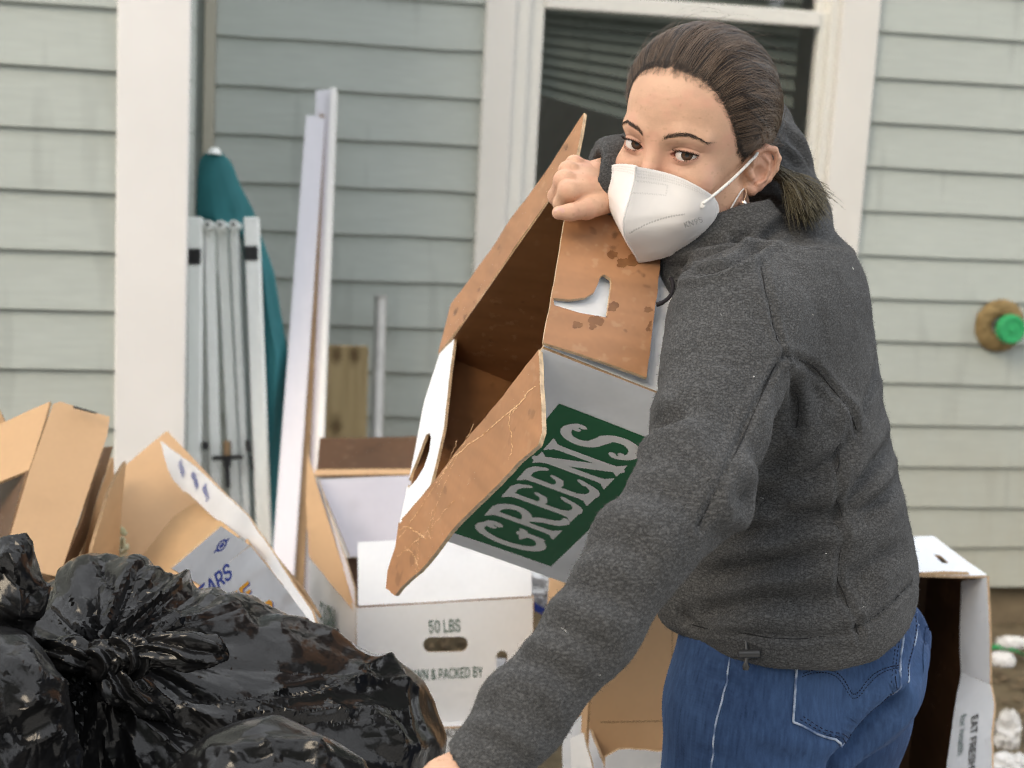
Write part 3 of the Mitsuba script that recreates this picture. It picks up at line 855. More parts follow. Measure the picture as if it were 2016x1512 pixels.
S([(703, 1209, D1 - .004), (690, 1150, D1 + .07), (627, 951, D1 + .25), (602, 888, D1 + .28), (598, 985, D1 + .2), (613, 1101, D1 + .13), (660, 1160, D1 + .05)], seed=25, wave=.003).add('flap', 'm_card_kraft', lb, 'brown inside of the left flap hanging outwards', rough=.001)
S([(704, 1196, D1 + .002), (699, 1160, D1 + .02), (630, 945, D1 + .27), (622, 948, D1 + .27), (690, 1165, D1 + .03)], seed=26).add('rim', 'm_card_liner', lb)
lnr = S([(625, 945, D1 + .28), (812, 936, D1 + .38), (840, 1090, D1 + .36), (690, 1096, D1 + .27)], seed=27, wave=.002)
lnr.add('flap', 'm_card_liner', lb, 'pale lilac back flap')
sd = S([(615, 1110, D1 + .262), (698, 1205, D1 + .005), (698, 1400, D1 + .005), (612, 1370, D1 + .262)], seed=21)
for i, (px, py) in enumerate(((652, 1222),)):
    ey = un(sd.flat(at(650, 1190, D1 + .13))[0] - sd.flat(at(650, 1280, D1 + .13))[0])
    w_ = lettering('FARM', .05, True, .5)
    add('lettering', sd.print(place(w_, sd.hit(px, py), np.array([ey[1], -ey[0]])), lift=.004), 'm_print_ink', lb, label='dark tall letters on the left side')

# dark waxed carton behind it
db = thing('dark_carton', 'carton with dark waxed inside standing behind the 50 LBS carton', 'carton')
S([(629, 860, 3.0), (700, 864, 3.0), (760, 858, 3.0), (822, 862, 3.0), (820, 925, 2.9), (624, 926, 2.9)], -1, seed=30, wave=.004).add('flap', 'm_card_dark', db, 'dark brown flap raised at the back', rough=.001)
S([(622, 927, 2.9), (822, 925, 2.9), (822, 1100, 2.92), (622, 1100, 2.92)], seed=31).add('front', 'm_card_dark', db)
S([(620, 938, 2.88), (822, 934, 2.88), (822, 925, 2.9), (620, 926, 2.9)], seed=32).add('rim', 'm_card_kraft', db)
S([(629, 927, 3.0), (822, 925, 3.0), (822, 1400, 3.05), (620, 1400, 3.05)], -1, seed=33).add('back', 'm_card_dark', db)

# white carton below the 50 LBS carton
lo = thing('lower_carton', 'pale blue-white carton under the 50 LBS carton', 'carton')
p00, p10 = at(690, 1436, D1 - .02), at(1060, 1430, D1 + .01)
dn = -UP * (p00[2] - .02)
bk = NW * .3
for nm, q, o in (('front', [p00, p10, p10 + dn, p00 + dn], -NW), ('side', [p00, p00 + dn, p00 + dn + bk, p00 + bk], -AW), ('side', [p10, p10 + dn, p10 + dn + bk, p10 + bk], AW),
                 ('back', [p00 + bk, p10 + bk, p10 + bk + dn, p00 + bk + dn], NW), ('lid', [p00, p10, p10 + bk, p00 + bk], UP)):
    sh = Sheet(q, o, seed=40)
    sh.add(nm, 'm_card_white', lo)
    if nm == 'front':
        e = un(sh.flat(p10)[0] - sh.flat(p00)[0])
        add('lettering', sh.print(place(lettering('GROWN & PACKED BY', .014, True, .57), sh.hit(872, 1442), e)), 'm_print_black', lo)

# --- pears carton, tipped over
pc = thing('pears_carton', 'tipped white carton with blue and orange print, open towards the upper left', 'carton')
K = plane3((242, 960, 2.42), (329, 850, 2.52), (420, 980, 2.40))
S([(225, 1100, K(225, 1100)), (243, 921, K(243, 921)), (329, 850, K(329, 850)), (480, 1010, K(480, 1010)), (440, 1060, K(440, 1060)), (330, 1150, K(330, 1150))], seed=50, wave=.004).add('inner_wall', 'm_card_kraft', pc, 'plain brown inside wall')
S([(225, 1108, 2.38), (375, 982, 2.36), (440, 1030, 2.2), (487, 1074, 2.12), (395, 1150, 2.0), (300, 1200, 2.1)], -1, seed=51).add('bottom', 'm_card_kraft', pc)
K = plane3((333, 1118, 2.06), (435, 1036, 2.14), (487, 1073, 2.03))
S([(333, 1118, 1.92), (435, 1036, 1.99), (487, 1073, 2.05), (395, 1152, 1.97)], seed=52).add('flap', 'm_card_white', pc, 'grey-lit folded flap with a small blue emblem')
fp = S([(395, 1152, 1.97), (487, 1073, 2.05), (626, 1237, 2.20), (530, 1330, 2.12)], seed=53, wave=.002)
fp.add('front', 'm_card_white', pc)
e = un(fp.hit(487, 1074) - fp.hit(396, 1151))
w1 = place(lettering('PEARS', .024, True, .78), fp.hit(414, 1152), e)
add('lettering', fp.print(w1), 'm_print_blue', pc, label='blue letters reading PEARS')
for tx, x, y, h in (('NE', 468, 1180, .030), ('RB', 514, 1214, .033)):
    w2 = place(lettering(tx, h, True, .95), fp.hit(x, y), e)
    add('lettering', fp.print(affinity.translate(w2, .0025, -.003)), 'm_print_blue', pc)
    add('lettering', fp.print(w2, lift=.001), 'm_print_orange', pc)
gf = S([(333, 1118, 1.92), (435, 1036, 1.99), (487, 1073, 2.05), (395, 1152, 1.97)], seed=52)
c_ = gf.hit(433, 1073)
em = sg.Point(0, 0).buffer(1).difference(sg.Point(0, 0).buffer(.68)).union(sg.box(-1.5, -.18, 1.5, .18).difference(sg.Point(0, 0).buffer(.75))).union(sg.box(-.4, -.35, .4, .35))
add('emblem', gf.print(place(affinity.scale(em, .011, .007, origin=(0, 0)), c_, e)), 'm_print_blue', pc)
K = plane3((319, 868, 2.40), (480, 1030, 2.20), (626, 1225, 2.06))
rib = [(319, 868), (334, 925), (344, 945), (364, 968), (372, 971), (420, 1016), (487, 1072), (560, 1150), (612, 1222), (628, 1240), (622, 1205), (560, 1112), (483, 1010), (389, 918)]
P = np.array([[333, 900, 2.40], [487, 1060, 2.14], [626, 1225, 2.02]])
def ribd(x, y):
    return float(np.interp(x, [319, 487, 628], [2.42, 2.15, 2.0]) + .0012 * ((x - 319) * .95 - (y - 868)) * .35)
wf = S([(x, y, ribd(x, y)) for x, y in rib], seed=54, wave=.004)
wf.add('flap', 'm_card_white', pc, 'bright white long flap with blue print', rough=.001)
for (x, y) in ((362, 915), (388, 938), (410, 962)):      # small print, too small and blurred to read
    ee = un(wf.hit(x + 12, y + 40) - wf.hit(x, y))
    bars = shapely.union_all([sg.box(-.016 + .0042 * q + .001 * rng.random(), -.007 + .003 * rng.random(), -.0135 + .0042 * q, .007 - .004 * rng.random()) for q in range(8)])
    add('small_print', wf.print(place(bars, wf.hit(x, y + 8), ee), lift=.002), 'm_print_blue', pc, kind='stuff')
S([(329, 850, 2.55), (389, 915, 2.5), (483, 1010, 2.3), (600, 1165, 2.12), (632, 1215, 2.1), (600, 1190, 2.12), (470, 1020, 2.35), (360, 905, 2.52)], seed=55).add('edge_strip', 'm_card_kraft', pc)
S([(487, 1073, 2.06), (626, 1237, 2.21), (640, 1250, 2.4), (480, 1040, 2.35)], seed=56).add('side', 'm_card_kraft', pc)

pt_ = at(430, 1262, 2.12)
add('body', bevel_box([pt_[0] - .13, pt_[1], 0], [.24, .03, 0], [-.03, .24, 0], [0, 0, pt_[2]], .004), 'm_card_kraft', pc)
# --- big plain brown carton at the left
kb = thing('brown_carton', 'big plain brown carton with open flaps at the left edge', 'carton')
S([(105, 795, 2.2), (118, 790, 2.21), (217, 820, 2.24), (205, 870, 2.22), (120, 1130, 2.0), (0, 1120, 1.98), (58, 927, 2.1)], seed=60, wave=.003).add('flap', 'm_card_kraft', kb, 'upright brown flap, rightmost')
S([(104, 795, 2.205), (58, 927, 2.105), (-120, 1000, 2.2), (-120, 885, 2.32)], seed=61, wave=.003).add('flap', 'm_card_kraft', kb, 'slanting brown flap at the top left')
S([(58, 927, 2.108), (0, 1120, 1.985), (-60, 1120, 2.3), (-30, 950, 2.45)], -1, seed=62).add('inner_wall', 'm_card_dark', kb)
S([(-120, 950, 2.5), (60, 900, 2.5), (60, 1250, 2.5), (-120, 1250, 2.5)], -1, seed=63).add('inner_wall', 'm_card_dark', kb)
S([(-60, 800, 2.5), (-4, 801, 2.5), (12, 832, 2.5), (-60, 860, 2.5)], seed=64).add('flap', 'm_card_kraft', kb, 'brown flap tip at the very left edge')
kt_ = at(60, 1168, 2.12)
add('body', bevel_box([kt_[0] - .12, kt_[1], 0], [.24, .04, 0], [-.05, .30, 0], [0, 0, kt_[2]], .004), 'm_card_kraft', kb)
add('slot', S([(146, 799, 2.2), (190, 812, 2.2), (188, 815, 2.2), (143, 803, 2.2)], seed=65).mesh()[0], 'm_print_black', kb)

# --- flattened cartons stood on edge between the two
fl = [('m_card_dark', [(222, 880), (139, 1130), (150, 2100), (120, 2100), (128, 1106), (205, 880)], 2.20, 'added sheet standing in for the shaded gap behind the brown flap'),  # this sheet is added where there is only a shaded gap
      ('m_galv', [(211, 905), (200, 945), (168, 1035), (146, 1120), (144, 2100), (128, 2100), (136, 1112), (160, 1030), (203, 912)], 2.19, 'thin grey sheet on edge between flattened cartons'),
      ('m_card_kraft', [(222, 900), (224, 935), (205, 1010), (192, 1125), (192, 2050), (150, 2050), (156, 1130), (166, 1062), (190, 985)], 2.26, 'flattened brown carton with a bent corner'),
      ('m_card_kraft', [(243, 908), (238, 980), (230, 1125), (230, 2100), (166, 2100), (172, 1125), (178, 1077), (212, 972), (228, 935)], 2.16, 'flattened brown carton standing in front of the others')]
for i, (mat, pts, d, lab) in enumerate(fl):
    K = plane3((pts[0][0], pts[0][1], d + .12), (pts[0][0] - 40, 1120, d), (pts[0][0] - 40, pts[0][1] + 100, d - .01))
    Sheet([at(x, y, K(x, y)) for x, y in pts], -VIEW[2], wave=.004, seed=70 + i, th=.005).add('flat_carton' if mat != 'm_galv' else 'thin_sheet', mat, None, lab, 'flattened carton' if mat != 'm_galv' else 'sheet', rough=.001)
bk_ = [(at(239 + rng.normal(0, 3), 1075 + rng.normal(0, 14), 2.3)) for _ in range(14)]
bsdf('m_leaf', proc(lambda p, n, uv: mix((.35, .36, .20), (.62, .60, .48), fbm(p.x * 50, p.y * 50, p.z * 50, 2))), .7)
add('wilted_sprig', cat([trimesh.creation.icosphere(subdivisions=1, radius=.006).apply_transform(trimesh.transformations.compose_matrix(scale=[1, .6, 2.0], angles=rng.uniform(0, 3, 3), translate=p)) for p in bk_]), 'm_leaf', None, 'wilted pale green sprig between flattened cartons and the pears carton', 'sprig')

# --- brown carton behind the reaching arm
bc = thing('brown_carton', 'brown carton half hidden behind the reaching arm and the jeans', 'carton')
D3 = 2.05
qa, qb = at(1175, 1185, D3), at(1420, 1185, D3 + .05)
dnn = -UP * .26
S_ = Sheet([qa, qb, qb + dnn, qa + dnn], -NW, seed=80, wave=.003)
S_.add('front', 'm_card_kraft', bc)
Sheet([qa, qa + dnn, qa + dnn + NW * .3, qa + NW * .3], -AW, seed=81).add('side', 'm_card_kraft', bc)
Sheet([qa, qb, qb + NW * .3, qa + NW * .3], UP, seed=82).add('lid', 'm_card_kraft', bc)
Sheet([qb, qb + dnn, qb + dnn + NW * .3, qb + NW * .3], AW, seed=83).add('side', 'm_card_kraft', bc)
add('crease', S_.print(px_poly(S_, [(1180, 1419), (1345, 1416), (1345, 1418.2), (1180, 1421.5)])), 'm_brown_edge', bc)
add('crease', S_.print(px_poly(S_, [(1322, 1190), (1323.6, 1190), (1323.6, 1415), (1322, 1415)])), 'm_brown_edge', bc)
wc = thing('torn_carton', 'torn white carton low behind the arm, below the brown carton', 'carton')
S([(1195, 1500, 1.98), (1215, 1470, 2.0), (1330, 1474, 2.02), (1400, 1474, 2.02), (1400, 1640, 2.05), (1195, 1640, 2.03)], seed=84, wave=.004).add('front', 'm_card_white', wc, rough=.002)
S([(1155, 1400, 2.1), (1170, 1440, 2.08), (1190, 1520, 2.02), (1195, 1640, 2.03), (1110, 1640, 2.2), (1112, 1440, 2.2)], seed=85, wave=.004).add('side', 'm_card_white', wc, rough=.002)
S([(1120, 1455, 2.0), (1155, 1440, 2.0), (1165, 1520, 1.98), (1172, 1640, 1.98), (1130, 1640, 2.0)], seed=86, wave=.004).add('flap', 'm_card_waxed', wc, rough=.001)

# crumpled paper lying between the cartons, and other scraps
bsdf('m_paper', proc(lambda p, n, uv: mi.Color3f(.70, .70, .70) * (.92 + .12 * fbm(p.x * 20, p.y * 20, p.z * 20, 2))), .6, .3)


def crumple(c, r, seed, sub=4):
    m = trimesh.creation.icosphere(subdivisions=sub)
    v = m.vertices.copy()
    n1 = np.abs(meshkit.noise(v * 2.3 + seed, seed) - .5) * 2
    n2 = np.abs(meshkit.noise(v * 5.1 + seed, seed + 1) - .5) * 2
    v *= (1.0 - .62 * n1 - .28 * n2)[:, None]
    m.vertices = v * np.asarray(r) + np.asarray(c)
    return m


def lying(px, py, r, seed, name, mat, lab, catg):
    p = on_plane(px, py, UP, -EYE[2] + r[2] * .45)
    add(name, crumple(p, r, seed), mat, None, lab, catg, smooth=25)


add('paper_wad', crumple(at(1085, 1160, 2.5), (.06, .05, .045), 3), 'm_paper', None, 'crumpled white paper right of the 50 LBS carton, under the held carton', 'paper', smooth=25)
bs = S([(1050, 1185, 2.45), (1085, 1205, 2.45), (1080, 1216, 2.45), (1048, 1200, 2.45)], seed=90)
bs.add('blue_scrap', 'm_print_blue', None, 'small scrap of blue card beside the paper wad', 'scrap')
ks = S([(1068, 1170, 2.52), (1150, 1160, 2.6), (1150, 1260, 2.6), (1066, 1262, 2.52)], seed=91)
ks.add('brown_scrap', 'm_card_kraft', None, 'brown card scrap behind the paper wad', 'scrap')
lying(1995, 1266, (.06, .035, .022), 4, 'paper_wad', 'm_paper', 'crumpled white paper above the green strip on the soil', 'paper')
lying(1972, 1300, (.045, .035, .028), 5, 'paper_wad', 'm_paper', 'crumpled white paper lying below the green strip', 'paper')
lying(1984, 1445, (.036, .03, .075), 6, 'paper_wad', 'm_paper', 'tall crumpled white paper on the soil right of the EAT FRESH carton', 'paper')
lying(1992, 1510, (.06, .045, .04), 8, 'paper_wad', 'm_paper', 'crumpled white paper in the bottom right corner', 'paper')
gs = [on_plane(x, y, UP, -EYE[2] + .02) for x, y in ((1930, 1290), (1965, 1278), (2000, 1286), (2040, 1300))]
gp = spline(gs, 30)
gm_ = trimesh.Trimesh(np.vstack([gp + UP * .02 * np.sin(np.arange(30))[:, None] * .3 + NW * .03, gp - NW * .03 + UP * .012]), [[i, i + 1, i + 30] for i in range(29)] + [[i + 1, i + 31, i + 30] for i in range(29)], process=False)
gm2 = trimesh.Trimesh(gm_.vertices - UP * .002, gm_.faces[:, ::-1], process=False)
add('green_strip', cat([gm_, gm2]), 'm_green_plastic', None, 'green plastic strip lying among white paper on the soil', 'strip')

# --- white carton at the right, open to the front, dark inside
ec = thing('fresh_carton', 'tall white carton with dark inside and EAT FRESH print at the right edge', 'carton')
D5 = 2.25
tl, tr, br, bl_ = (1760, 1132, D5), (1944, 1136, D5), (1840, 1057, D5 + .32), (1690, 1058, D5 + .32)
tp = S([tl, tr, (1838, 1057, D5 + .30), (1700, 1058, D5 + .30)], seed=100)
tp = Sheet([at(*tl), at(*tr), at(1838, 1057, D5 + .34), at(1690, 1058, D5 + .34)], UP, seed=100)
tp.add('lid', 'm_card_white', ec, holes=[px_poly(tp, [(1838, 1093), (1852, 1095), (1868, 1109), (1856, 1110)])], rough=.0006)
add('crease', tp.print(px_poly(tp, [(1800, 1131), (1856, 1127), (1905, 1128), (1910, 1133.5), (1800, 1134)])), 'm_brown_edge', ec)
dnx = -UP * (at(*tr)[2] - .03)
A5, B5 = at(*tl), at(*tr)
Cb, Db = at(1838, 1057, D5 + .34), at(1690, 1058, D5 + .34)
bp = Sheet([Db, Cb, Cb + dnx, Db + dnx], VIEW[2], seed=101)
bp.add('back', 'm_card_dark', ec, holes=[px_poly(bp, [(1870 + 11 * math.cos(a), 1178 + 26 * math.sin(a)) for a in np.linspace(0, 6.2, 14)])])
Sheet([B5, Cb, Cb + dnx, B5 + dnx], AW, seed=102).add('side', 'm_card_dark', ec)
Sheet([A5, Db, Db + dnx, A5 + dnx], -AW, seed=103).add('side', 'm_card_dark', ec)
K = plane3((1895, 1143, D5 + .06), (1944, 1138, D5 - .01), (1896, 1324, D5 + .04))
s1_ = S([(1895, 1144, K(1895, 1144)), (1946, 1136, K(1946, 1136)), (1949, 1200, K(1949, 1200)), (1950, 1346, K(1950, 1346)), (1896, 1324, K(1896, 1324)), (1893, 1230, K(1893, 1230))], seed=104, wave=.003)
s1_.add('flap', 'm_card_white', ec, 'narrow white side flap, upper part', rough=.001)
K2 = plane3((1896, 1325, K(1896, 1325)), (1950, 1348, K(1950, 1348)), (1868, 1510, D5 - .06))
s2_ = S([(x, y, K2(x, y)) for x, y in ((1896, 1325), (1951, 1348), (1958, 1386), (1954, 1450), (1953, 1700), (1850, 1700), (1868, 1505), (1878, 1420))], seed=105, wave=.003)
s2_.add('flap', 'm_card_white', ec, 'white side flap with EAT FRESH print, lower part', rough=.001)
for txt, x, y, h, bold, lab in (('EAT FRESH', 1920, 1462, .0135, True, 'black letters reading EAT FRESH'), ('for health', 1898, 1448, .0125, False, 'grey letters reading for health')):
    e = un(s2_.hit(x - 3, y + 60) - s2_.hit(x, y))
    add('lettering', s2_.print(place(lettering(txt, h, bold, .95), s2_.hit(x, y), e), lift=.002), 'm_print_black' if bold else 'm_print_ink', ec, label=lab)
# ---------------------------------------------------------------- the person: head
from scipy.spatial.transform import Rotation
person = thing('person', 'person in charcoal fleece jacket, blue jeans and white face mask holding an open carton', 'person')
RH = Rotation.from_rotvec([0.343, -0.608, -0.195]).as_matrix()
TH = np.array([0.162, 0.254, -1.58])
FLIP = np.array([1, 1, -1.0])


def h2v(p):      # head frame (x to her left, y up, z forward) -> view-aligned
    return (np.asarray(p, float) @ RH.T + TH) * FLIP


def v2h(p):
    return (np.asarray(p, float) * FLIP - TH) @ RH


def h2w(p):
    return vx(h2v(p))


EYE_X = 0.0315
EAR_O = np.array([.0665, -.020, -.082])
_eu = np.array([.50, -.10, -.86]); _eu /= np.linalg.norm(_eu)
_ev = np.array([.02, .97, -.22]); _ev -= _eu * (_ev @ _eu); _ev /= np.linalg.norm(_ev)
_ew = np.cross(_ev, _eu) * -1
if _ew[0] < 0:
    _ew = -_ew


def ear_pt(u, v, w=0.0):
    return EAR_O + _eu * u * 1.10 + _ev * (v * .86 - .001) + _ew * w


def lid_curves(e):      # upper and lower lid margins over the eyeball, e = distance outwards from the eye's middle
    k = np.clip(1 - (e / .0148) ** 2, 0, 1)
    tilt = .07 * e
    return tilt + .0052 * k ** .75, tilt - .0045 * k ** .9


def skull(q):
    f = s_ell(q, (0, .036, -.076), (.0735, .082, .098))
    f = smin(f, s_ell(q, (0, -.034, -.042), (.0555, .084, .057)), .030)
    f = smin(f, s_chain(q, [(.052, -.052, -.066), (.036, -.086, -.03), (0, -.103, .000)], [.016, .014, .014]), .022)
    return f


def head_sdf(p, ears=True):
    q = np.stack([np.abs(p[..., 0]), p[..., 1], p[..., 2]], -1)
    f = skull(q)
    f = smin(f, s_ball(q, (.0375, -.030, -.008), .0205), .020)
    f = smin(f, s_chain(q, [(.009, .0185, .0125), (.027, .0225, .0105), (.046, .018, -.004)], [.0055, .006, .0055]), .013)
    f = smax(f, -s_ell(q, (.0300, -.0015, .0235), (.0205, .0125, .0135)), .010)
    f = smin(f, s_chain(q, [(0, .006, .0125), (0, -.020, .0235), (0, -.043, .0335)], [.0065, .0080, .0110]), .011)
    f = smin(f, s_ball(q, (.012, -.045, .022), .0085), .006)
    eye = s_ball(q, (EYE_X, 0, 0), .0137)
    f = smin(f, eye, .0045)
    e = q[..., 0] - EYE_X
    yu, yl = lid_curves(e)
    # crease above the upper lid and the soft fold under the lower lid
    near = np.exp(-((e / .017) ** 4))
    f = f + .0011 * near * np.exp(-((q[..., 1] - (yu * 1.05 + .0036)) / .0011) ** 2) * (q[..., 2] > -.008)
    f = f + .0007 * np.exp(-(((e + .003) / .011) ** 2)) * np.exp(-((q[..., 1] - (yl * 1.0 - .0062 + .05 * e)) / .0012) ** 2)
    d_open = np.maximum(np.maximum(q[..., 1] - yu, yl - q[..., 1]), np.maximum(np.abs(e) - .0148, -q[..., 2] + .001))
    f = np.where(np.linalg.norm(q - [EYE_X, 0, 0], axis=-1) < .024, smax(f, -d_open, .0010), f)
    f = f + .00006 * np.exp(-(q[..., 0] / .035) ** 2) * np.cos((p[..., 1] + .004 * np.cos(p[..., 0] * 60)) * 850) * ((p[..., 1] > .035) & (p[..., 1] < .068) & (p[..., 2] > 0))
    f = smin(f, s_cone(p, (0, -.055, -.085), (.035, -.175, -.12), .056, .056), .02)      # neck
    if ears:
        m = (q[..., 0] > .045) & (np.abs(q[..., 1] + .02) < .07) & (q[..., 2] < -.035)
        if m.any():
            f = f.copy()
            f[m] = ear_sdf(q[m], f[m])
    return f


def ear_sdf(q, f):
    plate = np.maximum(s_ell((q - EAR_O) @ np.stack([_eu, _ev, _ew], 1), (.0138, .001, -.001), (.0185, .0238, .0042)), -1)
    rim = s_chain(q, [ear_pt(.004, -.002, .002), ear_pt(.001, .010, .003), ear_pt(.004, .023, .003), ear_pt(.014, .0305, .003), ear_pt(.0245, .0285, .003), ear_pt(.0305, .018, .0035), ear_pt(.0300, .004, .003), ear_pt(.0245, -.010, .002), ear_pt(.015, -.022, .001)],
                  [.0028, .0032, .0036, .0038, .0038, .0036, .0034, .0032, .0036], .002)
    lobe = s_chain(q, [ear_pt(.014, -.020, .001), ear_pt(.007, -.0265, .0012), ear_pt(.001, -.0235, .0005)], [.0046, .0052, .0048], .004)
    anti = s_chain(q, [ear_pt(.013, .0195, .002), ear_pt(.0205, .0125, .0030), ear_pt(.0215, .002, .0036), ear_pt(.0175, -.010, .0040), ear_pt(.0105, -.0165, .0045)], [.0022, .0026, .0028, .0028, .0034], .002)
    tragus = s_chain(q, [ear_pt(-.001, -.003, .0035), ear_pt(.0022, -.009, .0055)], [.0042, .0036], .003)
    d = smin(plate, rim, .0022)
    d = smin(d, anti, .0022)
    d = smin(d, lobe, .004)
    d = smin(d, s_chain(q, [ear_pt(.002, .012, -.008), ear_pt(.004, -.008, -.009), ear_pt(.002, -.020, -.010)], [.0095, .0100, .0080]), .004)
    d = smax(d, -s_ell((q - EAR_O) @ np.stack([_eu, _ev, _ew], 1), (.0112, -.0035, .0058), (.0090, .0092, .0066)), .0022)
    d = smax(d, -s_ell((q - EAR_O) @ np.stack([_eu, _ev, _ew], 1), (.0268, .009, .0062), (.0030, .0125, .0036)), .0018)
    d = smin(d, tragus, .003)
    return smin(f, d, .003)


def trace(f, to_local, px, py, off=0.0, z0=1.2, z1=2.2, n=90):
    """First point where sight lines through (px, py) meet f = off; view-aligned coordinates."""
    px, py = np.atleast_1d(np.asarray(px, float)), np.atleast_1d(np.asarray(py, float))
    d = np.stack([(px - 1008) / F_PX, (756 - py) / F_PX, np.ones_like(px)], -1)
    t = np.full(len(px), z0)
    for _ in range(n):
        v = f(to_local(d * t[:, None])) - off
        t = np.where((v > 2e-4) & (t < z1), t + np.clip(v * .7, 1e-4, .05), t)
    return d * t[:, None], t < z1


HEADM = None
hx, hy, hz = (mi.Vector3f(*[float(a) for a in (RH[:, i] * FLIP) @ VIEW]) for i in range(3))
H0 = h2w([0, 0, 0])
O_H = mi.Point3f(*[float(a) for a in H0])


def skin(p, n, uv):
    d = p - O_H
    x, y, z = dr.dot(d, hx), dr.dot(d, hy), dr.dot(d, hz)
    base = mi.Color3f(.61, .372, .25)
    mott = fbm(p.x * 90, p.y * 90, p.z * 90, 3)
    pore = fbm(p.x * 900, p.y * 900, p.z * 900, 2)
    frk = smoothstep(.70, .80, fbm(p.x * 230, p.y * 230, p.z * 230, 2))
    c = base * (.88 + .19 * mott + .12 * (pore - .5))
    c = mix(c, mi.Color3f(.60, .31, .22), .5 * smoothstep(.45, .7, fbm(p.x * 45, p.y * 45, p.z * 45 + 2, 3)))
    c = mix(c, mi.Color3f(.40, .21, .13), frk * .30)
    ex = (dr.abs(x) - .031) / .018
    red = mi.Color3f(.60, .30, .215)
    inhead = smoothstep(.16, .12, dr.sqrt(dr.squared_norm(d)))
    nose = smoothstep(.022, .006, dr.sqrt(x * x + dr.square(y + .025))) * smoothstep(-.01, .01, z)
    cheek = smoothstep(.025, .004, dr.sqrt(dr.square(dr.abs(x) - .040) + dr.square(y + .035)))
    ear = smoothstep(.066, .078, dr.abs(x)) * smoothstep(-.05, -.07, z)
    under = smoothstep(1.1, .2, dr.sqrt(ex * ex + dr.square((y + .010) / .007)))
    lid = smoothstep(1.1, .4, dr.sqrt(ex * ex + dr.square((y - .006) / .010)))
    rim = smoothstep(1.0, .75, dr.sqrt(dr.square((dr.abs(x) - EYE_X) / .0185) + dr.square(y / .0085)))
    c = mix(c, red, inhead * dr.minimum(1.0, nose * .55 + cheek * .25 + ear * .55))
    c = mix(c, mi.Color3f(.42, .225, .165), inhead * dr.minimum(1.0, under * .5 + lid * .40))
    c = mix(c, mi.Color3f(.50, .22, .17), inhead * rim * .45 * smoothstep(-.01, .0, z))
    return c


def skin_bump(p, n, uv):
    return fbm(p.x * 700, p.y * 700, p.z * 700, 2)


bsdf('m_skin', proc(skin), .48, .35, skin_bump, 0.0003, 4e-4)
HM = sdf_mesh(head_sdf, (-.105, -.19, -.19), (.105, .135, .06), .00095)
body_parts = [trimesh.Trimesh(h2w(HM.vertices), HM.faces, process=False)]

# eyes: white ball, iris cap, pupil cap, all looking at the camera
bsdf('m_sclera', proc(lambda p, n, uv: mi.Color3f(.66, .60, .56) * (.95 + .1 * fbm(p.x * 300, p.y * 300, p.z * 300, 2))), .2, .4, clearcoat=.4, clearcoat_gloss=.95)
bsdf('m_iris', {'type': 'mesh_attribute', 'name': 'vertex_color'}, .2, .3, clearcoat=.35, clearcoat_gloss=.97)
bsdf('m_pupil', (.004, .003, .003), .08, .5, clearcoat=1.0, clearcoat_gloss=.97)
bsdf('m_caruncle', (.50, .20, .16), .25, .5)


def cap_mesh(c, axis, R, a0, a1, rings, seg=48, lift=0.0):
    a = np.cross(axis, [0, 1, 0]); a /= np.linalg.norm(a)
    b = np.cross(axis, a)
    th, ph = np.linspace(a0, a1, rings), np.arange(seg) * 2 * np.pi / seg
    v = np.array([c + (R + lift * (1 - (t / max(a1, 1e-6)) ** 2)) * (math.cos(t) * axis + math.sin(t) * (math.cos(g) * a + math.sin(g) * b)) for t in th for g in ph])
    i, j = np.meshgrid(np.arange(rings - 1), np.arange(seg), indexing='ij')
    q = np.stack([i * seg + j, (i + 1) * seg + j, (i + 1) * seg + (j + 1) % seg, i * seg + (j + 1) % seg], -1).reshape(-1, 4)
    f = np.vstack([q[:, [0, 1, 2]], q[:, [0, 2, 3]]])
    m = trimesh.Trimesh(h2w(v), f, process=False)
    cw = h2w(c)
    if ((m.triangles_center - cw) * m.face_normals).sum(1).mean() < 0:
        m.invert()
    return m, np.repeat(th, seg)


cam_h = v2h(np.zeros(3))
for s in (-1, 1):
    c = np.array([s * EYE_X, 0, 0])
    g = cam_h - c
    g /= np.linalg.norm(g)
    g = g + np.array([0, -.02, 0]); g /= np.linalg.norm(g)
    m = trimesh.creation.uv_sphere(.0124, count=[40, 60])
    k = add('eye', trimesh.Trimesh(h2w(m.vertices + c), m.faces, process=False), 'm_sclera', person, smooth=True)
    if np.linalg.det(RH * 1.0) < 0:
        pass
    m, th = cap_mesh(c, g, .01256, math.asin(.0019 / .0124), math.asin(.0062 / .0124), 14, 64)
    t = (th - th.min()) / (th.max() - th.min())
    ang = np.tile(np.arange(64), 14) * 2 * np.pi / 64
    rad = .75 + .35 * np.sin(ang * 17 + 3 * t) * np.sin(ang * 5)
    col = np.array([.085, .038, .016]) * (1.25 - .5 * t)[:, None] * rad[:, None]
    col[t > .8] *= .35
    add('iris', m, 'm_iris', k, smooth=True, color=col)
    m, _ = cap_mesh(c, g, .01262, 0.0005, math.asin(.0022 / .0124), 8, 32)
    add('pupil', m, 'm_pupil', k, smooth=True)
    m = trimesh.creation.icosphere(subdivisions=3, radius=.0020)
    cc_ = np.array([s * (EYE_X - .0137), -.0011, .0062])
    add('tear_duct', trimesh.Trimesh(h2w(m.vertices * [1, .8, 1] + cc_), m.faces, process=False), 'm_caruncle', k, smooth=True)


